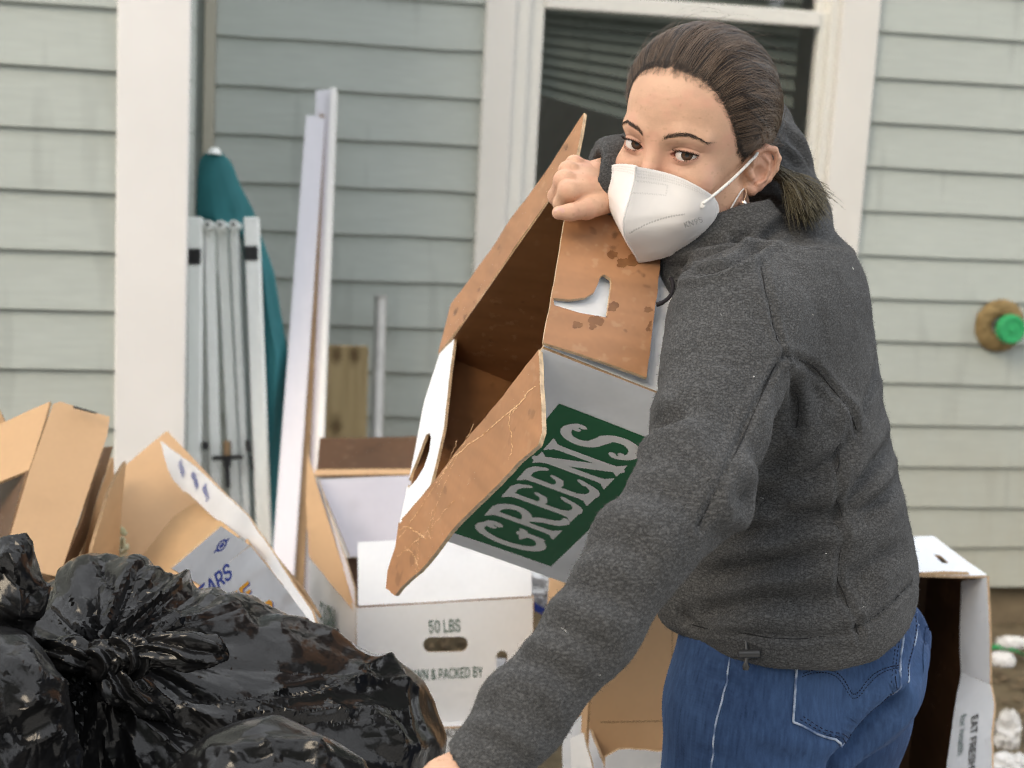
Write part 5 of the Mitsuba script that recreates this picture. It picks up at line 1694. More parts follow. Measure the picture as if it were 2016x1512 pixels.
# folds and seams, drawn on the cloth
FOLDS = [  # polyline, depth, width, side ridge
    ([(1557, 857), (1530, 900), (1500, 930)], .007, .011, .5), ([(1672, 829), (1613, 873), (1553, 904), (1494, 926)], .009, .011, .8),
    ([(1688, 850), (1660, 889), (1597, 932), (1518, 962), (1455, 978)], .013, .013, .9), ([(1757, 817), (1744, 889), (1692, 958), (1645, 1000), (1561, 1001), (1462, 992)], .010, .012, .9),
    ([(1765, 936), (1728, 988), (1652, 1024), (1573, 1033), (1494, 1042), (1406, 1050)], .011, .012, .9), ([(1633, 980), (1565, 1000), (1454, 1006)], .006, .009, .5),
    ([(1645, 1059), (1553, 1099), (1470, 1121), (1383, 1149)], .010, .012, .9), ([(1778, 1080), (1756, 1091), (1700, 1124), (1655, 1135)], .007, .011, .7),
    ([(1708, 1150), (1652, 1174), (1565, 1183), (1470, 1183), (1387, 1207), (1345, 1216)], .009, .012, .9), ([(1728, 706), (1716, 770), (1700, 817)], .006, .012, .6),
    ([(1341, 1205), (1352, 1228)], .008, .008, .5),
    ([(1255, 845), (1300, 832), (1345, 808)], .010, .014, .7), ([(1178, 1003), (1250, 965), (1330, 985)], .006, .013, .7), ([(1140, 1085), (1205, 1062), (1275, 1095)], .006, .012, .7),
    ([(1108, 1150), (1180, 1165), (1240, 1192)], .0065, .011, .7), ([(1060, 1225), (1120, 1250), (1195, 1275)], .006, .011, .7), ([(1000, 1300), (1070, 1308), (1140, 1352)], .007, .011, .8),
    ([(930, 1392), (1000, 1400), (1060, 1430), (1105, 1455)], .0065, .010, .8), ([(975, 1350), (1040, 1372), (1100, 1410)], .0045, .010, .6), ([(905, 1440), (950, 1447), (1010, 1478), (1040, 1500)], .0035, .006, .6),
    ([(1210, 925), (1290, 905), (1390, 930)], .004, .014, .5), ([(1565, 740), (1566, 800), (1560, 850)], .006, .009, .6), ([(1585, 720), (1610, 780), (1612, 840)], .0045, .010, .6),
    ([(1625, 770), (1640, 810), (1630, 850)], .0045, .009, .6), ([(1480, 740), (1440, 830), (1420, 900)], .003, .018, .5),
    ([(1562, 232), (1590, 260), (1604, 300)], .004, .008, .7), ([(1548, 262), (1580, 300), (1603, 345)], .005, .009, .7), ([(1545, 300), (1570, 330)], .004, .008, .6), ([(1585, 330), (1612, 372)], .003, .009, .6),
    ([(1320, 540), (1400, 532), (1470, 505), (1500, 480), (1545, 440)], .009, .007, .9), ([(1300, 528), (1380, 510), (1450, 478), (1500, 450)], .006, .006, .8),
    ([(1180, 330), (1190, 365), (1208, 395)], .0015, .004, .5), ([(1640, 1225), (1560, 1240), (1450, 1236)], .003, .010, .6),
]
SEAMS = [[(1500, 520), (1510, 571), (1529, 650), (1539, 698)], [(1539, 700), (1585, 714), (1637, 762), (1672, 809), (1690, 852)], [(1538, 702), (1510, 758), (1482, 817), (1452, 880), (1422, 940), (1375, 1040)],
         [(1549, 706), (1565, 777), (1566, 845)], [(1660, 885), (1645, 968), (1656, 1015)], [(1643, 1020), (1656, 1063), (1649, 1135), (1668, 1190), (1692, 1254)],
         [(1351, 1224), (1414, 1242), (1533, 1254), (1652, 1248), (1732, 1210), (1792, 1150)], [(1325, 550), (1400, 543), (1494, 498)]]
from scipy.spatial import cKDTree


def dense(pts, n):
    p = np.array(pts, float)
    if len(p) > 2:
        return spline(p, n)
    return p[0] + (p[1] - p[0]) * np.linspace(0, 1, n)[:, None]


jn = vnormals(jv, jf)
disp = np.zeros(len(jv))
for pts, dep, wid, ridge_ in FOLDS:
    q = dense(pts, 60)
    tp3, ok = trace(jacket_raw, ident, q[:, 0], q[:, 1], 0.0, 1.0, 2.1)
    tp3 = tp3[ok]
    if len(tp3) < 5:
        continue
    kd = cKDTree(tp3)
    d, i = kd.query(jv, distance_upper_bound=.07)
    m = np.isfinite(d)
    t = i[m] / max(len(tp3) - 1, 1)
    fade = np.clip(np.minimum(t, 1 - t) * 5 + .25, 0, 1)
    dd = d[m]
    dep = dep * (.68 if pts[0][0] < 1290 and pts[0][1] > 850 else 1.0)
    w_ = wid * .9
    disp[m] += fade * dep * 1.15 * (-np.exp(-(dd / w_) ** 1.7) + ridge_ * .75 * np.exp(-((dd - 2.0 * w_) / (1.0 * w_)) ** 2))
from scipy.sparse import coo_matrix
_e = np.vstack([jf[:, [0, 1]], jf[:, [1, 2]], jf[:, [2, 0]]])
_A = coo_matrix((np.ones(2 * len(_e)), (np.r_[_e[:, 0], _e[:, 1]], np.r_[_e[:, 1], _e[:, 0]])), shape=(len(jv), len(jv))).tocsr()
_deg = np.asarray(_A.sum(1)).ravel()
disp = np.clip(disp, -.016, .011)
for _ in range(3):
    disp = .5 * disp + .5 * (_A @ disp) / _deg
seam_lines = []
for pts in SEAMS:
    q = dense(pts, 90)
    tp3, ok = trace(jacket_raw, ident, q[:, 0], q[:, 1], 0.0, 1.0, 2.1)
    tp3 = tp3[ok]
    d, i = cKDTree(tp3).query(jv, distance_upper_bound=.03)
    m = np.isfinite(d)
    disp[m] += -.0034 * np.exp(-(d[m] / .0036) ** 2) + .0016 * np.exp(-((d[m] - .0085) / .004) ** 2)
    seam_lines.append(tp3)
disp += .007 * (meshkit.fbm(jv * 13, 3, 4) - .5) + .0035 * (meshkit.fbm(jv * 34, 2, 8) - .5) + .0012 * (meshkit.noise(jv * 210, 9) - .5)
jv = jv + jn * disp[:, None]
JACKET_V, JACKET_F = jv, jf


def fleece_h(p, n, uv):
    q = mi.Vector3f(p) * 430.0
    w = 1.1 * (noise(p.x * 150, p.y * 150, p.z * 150) - .5)
    a = dr.abs(noise(q.x + w, q.y, q.z + w) - .5) * 2
    b = dr.abs(noise(q.x * 1.9 + 7, q.y * 1.9 - w, q.z * 1.9) - .5) * 2
    return dr.sqrt(a + .02) * .8 + .4 * b


def fleece_c(p, n, uv):
    h = fleece_h(p, n, uv)
    big = fbm(p.x * 25, p.y * 25, p.z * 25, 3)
    return mi.Color3f(.070, .0705, .0715) * (.22 + 1.25 * h) * (.85 + .3 * big)


bsdf('m_fleece', proc(fleece_c), .95, .12, fleece_h, 0.0011, 5e-4, sheen=.6, sheen_tint=0.2)
jk = add('fleece_jacket', trimesh.Trimesh(vx(jv), jf, process=False), 'm_fleece', person, smooth=True)
bsdf('m_seam', (.028, .028, .029), .95, .1)
jkd, jnn = cKDTree(jv), vnormals(jv, jf)
for tp3 in seam_lines:
    d, i = jkd.query(tp3)
    q = tp3 + jnn[i] * (((jv[i] - tp3) * jnn[i]).sum(1) + .0001)[:, None]
    q = ndimage.gaussian_filter1d(q, 4, axis=0, mode='nearest')
    add('seam', tube(vx(q), .00065, 5), 'm_seam', jk, smooth=True)
# pile of the fleece: short fine fibres standing off the cloth, and some stray lint
rf = np.random.default_rng(5)
tri = rf.choice(len(jf), 60000, p=None)
bary = rf.dirichlet([1, 1, 1], len(tri))
P0 = (jv[jf[tri]] * bary[:, :, None]).sum(1)
N0 = vnormals(jv, jf)[jf[tri, 0]]
vis = (N0 * P0).sum(1) < .015 * 1.5
P0, N0 = P0[vis], N0[vis]
D0 = N0 + rf.normal(0, .8, N0.shape)
D0 /= np.linalg.norm(D0, axis=1, keepdims=True)
L0 = rf.uniform(.0012, .0032, len(P0))[:, None]
E0 = D0 + rf.normal(0, .7, N0.shape)
fib = np.stack([P0 - N0 * .0004, P0 + D0 * L0 * .5, P0 + D0 * L0 * .5 + E0 * L0 * .4], 1)
bsdf('m_fibre', (.105, .105, .107), .9, .1, both=False)
curves('pile', [np.c_[vx(s), [.00012, .00011, .00007]] for s in fib], 'm_fibre', jk, kind='stuff', label='short fleece pile standing off the cloth')
bsdf('m_lint', (.75, .75, .74), .8, .1, both=False)
ln = []
lint_px = [(1484, 742), (1679, 528), (1626, 1090), (1240, 1500), (1700, 1195), (1110, 1240), (1500, 980), (1420, 620), (1745, 940), (1180, 1330), (1600, 620)]
p, ok = trace(jacket_raw, ident, [a for a, _ in lint_px], [b for _, b in lint_px], .004, 1.0, 2.1)
for i_, c in enumerate(p):
    d = rf.normal(0, 1, 3) * .0014
    big = i_ < 4
    ln.append(np.c_[vx(np.array([c - d, c + rf.normal(0, .0008, 3), c + d * (1 if big else 1.6)])), np.array([.0003, .0004, .0002]) * (1.0 if big else .35)])
curves('lint', ln, 'm_lint', jk)
# neck drawcord and hem toggle
bsdf('m_cord', (.022, .02, .024), .7, .2)
add('drawcord', tube(vx(spline([V(1320, 548, 1.595), V(1325, 562, 1.59), V(1322, 578, 1.588), V(1310, 592, 1.586), V(1292, 600, 1.586)], 20)), [.0022] * 16 + [.0026] * 4, 8), 'm_cord', jk, smooth=True)
tg, _ = trace(jacket_raw, ident, [1472, 1468], [1270, 1262], .002, 1.0, 2.1)
bsdf('m_toggle', (.03, .03, .03), .35, .5)
tb_ = tg[0] + np.array([0, -.0085, -.006])
add('toggle', tube(vx(np.array([tb_ + [-.011, 0, 0], tb_ + [-.0105, 0, 0], tb_ + [.011, .001, 0], tb_ + [.0115, .001, 0]])), [.003, .0046, .0046, .003], 12), 'm_toggle', jk, smooth=40)
add('cord_end', tube(vx(np.array([tg[1], tb_ + [-.002, 0, 0], tb_ + [-.003, -.008, -.001], tb_ + [-.003, -.013, -.001], tb_ + [-.003, -.0165, -.001]])), [.0016, .0016, .0018, .0040, .0030], 10), 'm_toggle', jk, smooth=40)

# ---------------------------------------------------------------- jeans
def wv(x, y, z):
    return xv(np.array([x, y, z]))


def legpath(top, foot_dx, foot_dy):
    w = vx(top)
    return [top, xv(w + np.array([foot_dx * .5, foot_dy * .5, .47 - w[2]])), xv(w + np.array([foot_dx, foot_dy, .09 - w[2]]))]


LL = legpath(V(1474, 1530, 1.68), .02, .02)
LR = legpath(V(1606, 1530, 1.86), .03, .03)


def jeans_raw(p):
    f = s_chain(p, [V(1578, 1205, 1.735), V(1580, 1270, 1.735)], [.118, .128], .02)
    f = smin(f, s_chain(p, [V(1512, 1300, 1.665), V(1495, 1400, 1.675), LL[0], LL[1], LL[2]], [.105, .107, .096, .062, .045], .02), .03)
    f = smin(f, s_chain(p, [V(1640, 1290, 1.83), V(1625, 1400, 1.85), LR[0], LR[1], LR[2]], [.108, .102, .090, .062, .045], .02), .02)
    f = smin(f, s_ball(p, V(1650, 1315, 1.70), .100), .028)
    f = smin(f, s_ball(p, V(1690, 1270, 1.83), .085), .02)
    return f


JE = sdf_mesh(jeans_raw, [.10, -1.45, 1.45], [.56, -.24, 2.35], .0055, 1.5)
ev, ef = JE.vertices.copy(), JE.faces
en = vnormals(ev, ef)
ed = .003 * (meshkit.fbm(ev * 16, 3, 2) - .5)
for pts, dep, wid in (([(1637, 1540), (1655, 1490), (1690, 1450), (1730, 1412), (1752, 1392)], .018, .015), ([(1765, 1380), (1806, 1300), (1815, 1230)], .005, .010), ([(1500, 1480), (1570, 1500), (1640, 1490)], .003, .010),
                      ([(1395, 1330), (1440, 1340)], .0016, .006), ([(1380, 1480), (1420, 1486)], .0016, .006), ([(1425, 1345), (1460, 1362)], .0016, .005)):
    q = dense(pts, 60)
    tp3, ok = trace(jeans_raw, ident, q[:, 0], q[:, 1], 0, 1.2, 2.3)
    d, i = cKDTree(tp3[ok]).query(ev, distance_upper_bound=.06)
    m = np.isfinite(d)
    ed[m] += dep * (-np.exp(-(d[m] / wid) ** 2) + .5 * np.exp(-((d[m] - 2 * wid) / wid) ** 2))
ev = ev + en * ed[:, None]


def denim(p, n, uv):
    t = dr.dot(p - O_H, hy)
    a = .55 * noise(p.x * 620, p.y * 620, p.z * 46) + .45 * noise(p.x * 330, p.y * 330, p.z * 22)      # warp slubs run down the leg
    b = noise(p.x * 1500 + p.y * 1500, p.z * 700)
    wear = fbm(p.x * 13, p.y * 13, p.z * 9, 3)
    fade = smoothstep(.25, .75, fbm(p.x * 5.5, p.y * 5.5, p.z * 4.5, 2))
    c = mix((.009, .022, .064), (.050, .098, .210), a * .55 + .14 * b + .5 * (wear - .5) + .28 * fade - .05)
    return c


bsdf('m_denim', proc(denim), .85, .2, lambda p, n, uv: fbm(p.x * 500 + p.y * 500, p.z * 120, 1.0, 2), 0.0006, 4e-4, sheen=.3)
bsdf('m_stitch', (.16, .22, .36), .8, .2)
bsdf('m_stitch_dark', (.008, .010, .026), .8, .2)
bsdf('m_worn', proc(lambda p, n, uv: mix((.045, .085, .19), (.34, .40, .50), smoothstep(.3, .75, fbm(p.x * 90, p.y * 90, p.z * 90, 3)))), .85, .2)
je = add('jeans', trimesh.Trimesh(vx(ev), ef, process=False), 'm_denim', person, smooth=True)
JKD = cKDTree(ev)


def on_jeans(pts, n, off):
    q = dense(pts, n)
    tp3, ok = trace(jeans_raw, ident, q[:, 0], q[:, 1], 0, 1.2, 2.3)
    tp3 = tp3[ok]
    d, i = JKD.query(tp3)
    n_ = vnormals(ev, ef)[i]
    return tp3 + n_ * (((ev[i] - tp3) * n_).sum(1) + off)[:, None]


def patch(poly, off, th, step=5):
    P = sg.Polygon(poly)
    vv, ff = trimesh.creation.triangulate_polygon(P, engine='earcut')
    vv, ff = trimesh.remesh.subdivide_to_size(np.c_[vv, np.zeros(len(vv))], ff, step * 2.2, max_iter=12)
    tp3, ok = trace(jeans_raw, ident, vv[:, 0], vv[:, 1], 0, 1.2, 2.3)
    d, i = JKD.query(tp3)
    n_ = vnormals(ev, ef)[i]
    base_ = tp3 + n_ * (((ev[i] - tp3) * n_).sum(1))[:, None]
    dist = np.array([P.exterior.distance(sg.Point(x, y)) for x, y in vv[:, :2]])
    puff = np.clip(dist / 8, 0, 1)
    bm = base_ + n_ * (off + th * (.35 + .65 * puff))[:, None]
    m = trimesh.Trimesh(np.vstack([bm, base_ - n_ * .002]), np.vstack([ff, ff[:, ::-1] + len(vv)]), process=False)
    ring = np.array(P.exterior.coords)
    if (m.face_normals[:len(ff)] * n_[ff[:, 0]]).sum(1).mean() < 0:
        m.invert()
    return trimesh.Trimesh(vx(m.vertices), m.faces, process=False)


pk_px = [(1570, 1286), (1640, 1282), (1700, 1264), (1777, 1226), (1776, 1262), (1762, 1330), (1742, 1390), (1700, 1430), (1655, 1457), (1600, 1440), (1561, 1421), (1566, 1350)]
pk = add('pocket', patch(pk_px, .0004, .0022), 'm_denim', je, smooth=True)


def sew(pts, off, r, mat, parent, name='stitching', n=80, dash=False):
    p = on_jeans(pts, n, off)
    if dash:
        segs = [tube(vx(p[i:i + 3]), r, 5) for i in range(0, len(p) - 3, 4)]
        add(name, cat(segs), mat, parent)
    else:
        add(name, tube(vx(p), r, 6), mat, parent, smooth=True)


sew([(1777, 1228), (1776, 1262), (1762, 1330), (1742, 1390), (1700, 1430), (1655, 1457), (1600, 1440), (1561, 1421)], .0014, .0014, 'm_worn', pk, 'pocket_edge', 90)
sew([(1570, 1290), (1566, 1350), (1561, 1421)], .0014, .0014, 'm_worn', pk, 'pocket_edge', 40)
for dx in (7, 13):
    sew([(1777 - dx, 1234), (1775 - dx, 1262), (1762 - dx, 1328), (1740 - dx, 1384), (1698 - dx * .6, 1430 - dx), (1655, 1457 - dx), (1600 + dx * .4, 1440 - dx), (1562 + dx, 1420 - dx)], .0028, .00045, 'm_stitch_dark', pk, n=150, dash=True)
sew([(1580, 1326), (1605, 1318), (1640, 1322), (1662, 1342), (1678, 1366), (1700, 1346), (1730, 1322), (1764, 1316)], .0029, .00055, 'm_stitch_dark', pk, n=160, dash=True)
sew([(1578, 1332), (1605, 1324), (1637, 1328), (1658, 1348), (1678, 1374), (1704, 1352), (1732, 1328), (1762, 1322)], .0029, .00045, 'm_stitch_dark', pk, n=160, dash=True)
sew([(1572, 1300), (1640, 1293), (1700, 1275), (1775, 1238)], .0028, .0005, 'm_stitch_dark', pk, n=100, dash=True)
sew([(1438, 1284), (1432, 1330), (1422, 1377), (1410, 1420), (1404, 1470), (1398, 1530)], .0006, .0011, 'm_worn', je, 'side_seam')
sew([(1802, 1205), (1806, 1240), (1798, 1290), (1780, 1340)], .0005, .0009, 'm_worn', je, 'back_seam', 50)
sew([(1796, 1208), (1800, 1240), (1792, 1288), (1774, 1336)], .0008, .0005, 'm_stitch_dark', je, n=70, dash=True)
pk2 = add('pocket', patch([(1822, 1190), (1830, 1200), (1832, 1250), (1824, 1300), (1815, 1326), (1818, 1290), (1822, 1240)], .0004, .002, 3), 'm_denim', je, smooth=True)
# shoes
bsdf('m_shoe', (.05, .05, .055), .7)
for Lg in (LL, LR):
    a = vx(Lg[2])
    fw = np.array([-.8, .6, 0])
    sh = sdf_mesh(lambda q: smax(smin(s_chain(q, [a + [0, 0, -.01], a + [0, 0, -.05]], [.046, .044]), s_chain(q, [a + [0, 0, -.05], a + fw * .10 + [0, 0, -.055], a + fw * .17 + [0, 0, -.062]], [.042, .04, .03]), .03), .002 - q[..., 2], .004), a + [-.3, -.3, -.12], a + [.3, .3, .06], .006)
    add('shoe', sh, 'm_shoe', person, smooth=True)

# ---------------------------------------------------------------- hands, part of the body
def hand_r(p):
    wr, pal = V(1214, 364, 1.660), None
    mcp = [V(1120, 377, 1.588), V(1112, 357, 1.603), V(1120, 338, 1.620), V(1132, 325, 1.638)]
    rad = [.0108, .0112, .0105, .0095]
    f = s_cone(p, V(1271, 335, 1.708), wr, .030, .0255)
    for m, r in zip(mcp, rad):
        f = smin(f, s_cone(p, wr + (m - wr) * .10, m, .0180, r * .96), .0075)
    for m, r in zip(mcp, rad):
        f = smin(f, s_ball(p, m + np.array([-.0015, .0015, -.002]), r * .98), .004)
    f = smin(f, s_cone(p, V(1189, 385, 1.638), V(1144, 372, 1.616), .018, .014), .012)
    tips = [[V(1107, 400, 1.603), V(1113, 414, 1.626), V(1127, 412, 1.640)], [V(1097, 386, 1.626), V(1107, 404, 1.648), V(1123, 402, 1.660)],
            [V(1105, 366, 1.650), V(1115, 384, 1.670), V(1129, 384, 1.680)], [V(1119, 348, 1.664), V(1127, 364, 1.682), V(1139, 366, 1.690)]]
    for m, t, r in zip(mcp, tips, rad):
        f = smin(f, s_chain(p, [m, *t], [r, r * .93, r * .85, r * .78], .003), .0045)
    th = s_chain(p, [V(1195, 392, 1.638), V(1155, 411, 1.592), V(1123, 418, 1.574), V(1100, 419, 1.570)], [.0160, .0115, .0090, .0074], .004)
    f = smin(f, th, .0035)
    # knuckle folds and the web by the thumb
    f = f + .0012 * np.exp(-((np.linalg.norm(p - V(1135, 392, 1.600), axis=-1)) / .005) ** 2)
    return f


def hand_l(p):
    wr, kn = V(893, 1552, 1.205), V(826, 1650, 1.23)
    f = s_cone(p, V(940, 1515, 1.21), wr, .0255, .0255)
    ax = un(kn - wr)
    sd_ = un(np.cross(ax, np.array([0, .3, 1.0])))
    for i, o in enumerate((-.026, -.009, .009, .025)):
        m = kn + sd_ * o - ax * abs(o) * .2
        f = smin(f, s_cone(p, wr + sd_ * o * .45, m, .0165, .0105), .012)
        a = m + ax * .036 + np.array([0, -.012, .014])
        b = a + ax * .012 + np.array([.002, -.024, .006])
        c = b + np.array([.012, -.012, .002])
        f = smin(f, s_chain(p, [m, a, b, c], [.0102, .0092, .0085, .0078], .003), .004)
    t0_ = wr + sd_ * .022 + ax * .02
    t1_ = t0_ + sd_ * .028 + ax * .028 + np.array([0, -.01, .012])
    f = smin(f, s_chain(p, [t0_, t1_, t1_ + ax * .028 - sd_ * .006 + np.array([0, -.014, .008])], [.016, .0115, .0088], .004), .008)
    return f


for fn, c, r in ((hand_r, V(1150, 370, 1.64), .10), (hand_l, V(860, 1620, 1.22), .125)):
    m = sdf_mesh(fn, c - r, c + r, .0013)
    body_parts.append(trimesh.Trimesh(vx(m.vertices), m.faces, process=False))
trunk = sdf_mesh(lambda q: np.maximum(smin(torso_sdf(q, -.055), smin(s_chain(q, ARM_L[:-1], [x * .6 for x in R_L[:-1]]), s_chain(q, ARM_R, [x * .6 for x in R_R]), .02), .04), V(1500, 1190, 1.7)[1] - q[..., 1]), lo_, hi_, .011)
body_parts.append(trimesh.Trimesh(vx(trunk.vertices), trunk.faces, process=False))
BODY = cat(body_parts)
add('body', BODY, 'm_skin', person, smooth=True)
# thumb nail
bsdf('m_nail', (.62, .36, .29), .3, .5)
m = trimesh.creation.icosphere(subdivisions=3, radius=1.0)
tn = V(1102, 416, 1.5645)
add('nail', trimesh.Trimesh(vx(m.vertices * [.0062, .0042, .0016] @ Rotation.from_euler('z', 4, degrees=True).as_matrix().T + tn), m.faces, process=False), 'm_nail', person + '__body', smooth=True)
# ---------------------------------------------------------------- black rubbish bags
KN = V(200, 1297, 1.455)
KW = [float(a) for a in vx(KN)]


def film_bump(p, n, uv):
    d = p - mi.Point3f(*KW)
    x, y = dr.dot(d, mi.Vector3f(*[float(a) for a in VIEW[0]])), dr.dot(d, mi.Vector3f(*[float(a) for a in VIEW[1]]))
    r, a = dr.sqrt(x * x + y * y) + .02, dr.atan2(y, x)
    w = noise(p.x * 9, p.y * 9, p.z * 9)
    rad = dr.abs(noise(a * 11 + 3 * w, r * 5, p.y * 4) - .5) * 2 * smoothstep(.45, .05, r)
    cr = dr.abs(noise(p.x * 30 + 3 * w, p.y * 30, p.z * 44) - .5) + .5 * dr.abs(noise(p.x * 70, p.y * 80 + 2 * w, p.z * 60) - .5)
    mask = smoothstep(.42, .62, noise(p.x * 6, p.y * 6, p.z * 6 + 3))
    return 1.6 * rad * smoothstep(.03, .1, r) * (.5 + r * 3) + cr * (.2 + .9 * mask) + .15 * noise(p.x * 190, p.y * 190, p.z * 190)


bsdf('m_bag', proc(lambda p, n, uv: mi.Color3f(.0075, .0075, .008) * (.7 + .7 * fbm(p.x * 30, p.y * 30, p.z * 30, 2))), .19, .38, film_bump, 0.0016, 7e-4)


def tri_w(x):
    return np.abs((x % 1.0) - .5) * 2


def facets(p, spacing, seed, slope=.22, dome=.0065):
    """Crumpled film: shallow hollows that meet in sharp ridges, one hollow per seed."""
    r = np.random.default_rng(seed)
    lo, hi = p.min(0) - spacing, p.max(0) + spacing
    s = r.uniform(lo, hi, (int(np.prod((hi - lo) / spacing)), 3))
    near = cKDTree(p[::23]).query(s)[0] < spacing * .9
    s = s[near]
    g = r.normal(0, slope, (len(s), 3))
    o = r.uniform(0, .35, len(s)) * dome
    c = dome / (spacing * .5) ** 2
    d, i = cKDTree(s).query(p, k=min(9, len(s)))
    q = p[:, None] - s[i]
    h = (o[i] + c * d ** 2 + (q * g[i]).sum(-1)).min(1)
    return h - h.mean()


def film(p, seed, amp=1.0):
    w = np.stack([meshkit.fbm(p * 9 + 11 * k, 2, seed + k) for k in range(3)], -1) - .5
    q = p + w * .05
    out = facets(q, .085, seed + 1, .060, .0040)
    m = np.clip(meshkit.noise(p * 6.5, seed + 30) * 2.4 - .6, .12, 1)
    out = out + m * facets(q, .038, seed + 2, .10, .0018)
    m2 = np.clip(meshkit.noise(p * 9 + 4, seed + 31) * 2.6 - .9, .05, 1)
    out = out + m2 * facets(q, .019, seed + 3, .13, .0008)
    r = np.random.default_rng(seed)
    for fr in (3.5, 5.0, 7.0):
        d = r.normal(size=3); d /= np.linalg.norm(d)
        out = out + (tri_w((p + w * .16) @ d * fr + r.random()) - .5) * (.040 / fr)
    return out * amp


def bag(name, lab, f, lo, hi, knot=None, pleats=0.0, seed=1, h=.0048, parent=None, amp=1.0, npl=26, lines=()):
    m = sdf_mesh(f, lo, hi, h, 1.5)
    v, fc = m.vertices.copy(), m.faces
    n = vnormals(v, fc)
    d = film(v, seed, amp)
    if knot is not None:
        q = v - knot
        r = np.linalg.norm(q, axis=1)
        a = np.arctan2(q[:, 1], q[:, 0]) + .5 * (meshkit.fbm(v * 8, 2, seed) - .5)
        fr1 = tri_w(a / (2 * np.pi) * npl + .8 * meshkit.noise(v * 9, seed + 3)) - .5
        fr2 = tri_w(a / (2 * np.pi) * npl * .43 + 1.2 * meshkit.noise(v * 5, seed + 7)) - .5
        # long straight tucks that run out from the knot and widen
        for kk, am in ((5.3, .10), (9.1, .065), (15.7, .040)):
            mm = np.clip(meshkit.noise(np.c_[np.cos(a) * kk * .4, np.sin(a) * kk * .4, r * 3], seed + int(kk)) * 2.4 - .7, 0, 1)
            d = d + am * r * mm * np.exp(-r / .45) * (tri_w(a * kk / 6.283 * 2 + .5 * meshkit.noise(v * 4, seed + 9)) - .5)
        d = d * np.clip(r / .10, .15, 1) + pleats * (fr1 * np.exp(-r / .085) * np.clip(r / .02, .2, 1) + 1.5 * fr2 * np.exp(-r / .16) * np.clip(r / .05, .1, 1))
    for pts, A, w in lines:      # crests (positive) and tucks of the stretched film
        q = dense(pts, 70)
        t3, ok = trace(f, lambda x: x, q[:, 0], q[:, 1], 0, .9, 2.3)
        t3 = t3[ok]
        dd, i = cKDTree(t3).query(v, distance_upper_bound=6 * w)
        mk_ = np.isfinite(dd)
        t = i[mk_] / max(len(t3) - 1, 1)
        d[mk_] += A * np.clip(np.minimum(t, 1 - t) * 6 + .15, 0, 1) * np.exp(-dd[mk_] / w)
    v = v + n * d[:, None]
    k = key_for((parent + '__' if parent else '') + name)
    scene[k] = mikit.ply(trimesh.Trimesh(vx(v), fc, process=False), 'm_bag', smooth=22)
    if lab:
        tag(k, lab, 'rubbish bag')
    return k


def down(c, z, dx=0, dy=0):
    w = vx(c)
    return xv(np.array([w[0] + dx, w[1] + dy, z]))


c1, c2, c3 = V(205, 1275, 1.60), V(450, 1402, 1.66), V(690, 1462, 1.69)
bagm = thing('rubbish_bag', 'big black rubbish bag with knotted neck, spread across the lower left', 'rubbish bag')
fM = lambda p: smin(smin(smin(s_chain(p, [c1, c2, c3], [.098, .112, .098], .05), s_cone(p, c1 + [0, -.01, -.03], KN + [.004, .002, .022], .075, .020), .05),
                         s_chain(p, [V(420, 1560, 1.64), down(V(420, 1560, 1.70), .22)], [.20, .22], .05), .06), s_cone(p, V(150, 1420, 1.56), V(640, 1560, 1.62), .095, .10), .05)
bag('film', None, fM, [-.75, -1.45, 1.30], [.10, -.06, 2.05], KN, .015, 3, .0038, bagm, .55, 23, [
    ([(168, 1088), (205, 1160), (246, 1246)], .012, .012), ([(190, 1100), (222, 1170), (240, 1235)], -.010, .008), ([(234, 1122), (300, 1190), (352, 1240)], .012, .012), ([(255, 1120), (330, 1205)], -.008, .008),
    ([(82, 1165), (120, 1215), (168, 1268)], .011, .010), ([(100, 1150), (150, 1225), (185, 1270)], -.010, .008), ([(285, 1272), (350, 1235), (460, 1192)], .005, .008), ([(280, 1290), (420, 1300), (560, 1310), (700, 1330)], -.007, .016),
    ([(215, 1335), (340, 1392), (450, 1425), (560, 1455)], .018, .016), ([(230, 1370), (330, 1425), (470, 1470)], -.014, .010), ([(210, 1345), (300, 1430), (380, 1500)], .014, .011), ([(205, 1350), (250, 1440), (290, 1520)], .013, .010),
    ([(195, 1350), (205, 1430), (215, 1520)], .012, .010), ([(180, 1340), (150, 1420), (130, 1510)], .012, .010), ([(347, 1386), (450, 1390), (539, 1386), (640, 1360), (744, 1328)], .013, .011), ([(360, 1372), (460, 1374), (560, 1362), (690, 1335)], -.012, .009),
    ([(425, 1410), (560, 1408), (702, 1400), (800, 1405)], .009, .009), ([(430, 1424), (560, 1425), (720, 1420)], -.010, .010), ([(510, 1378), (548, 1358), (572, 1345)], .009, .006), ([(694, 1326), (740, 1312), (785, 1303)], .009, .007),
    ([(690, 1345), (760, 1345), (830, 1370)], .008, .007), ([(700, 1400), (760, 1440), (790, 1500)], .008, .008), ([(640, 1380), (660, 1400), (690, 1418)], .007, .005), ([(780, 1320), (800, 1400), (815, 1490)], .007, .008), ([(400, 1455), (520, 1480), (640, 1500)], -.008, .010)])


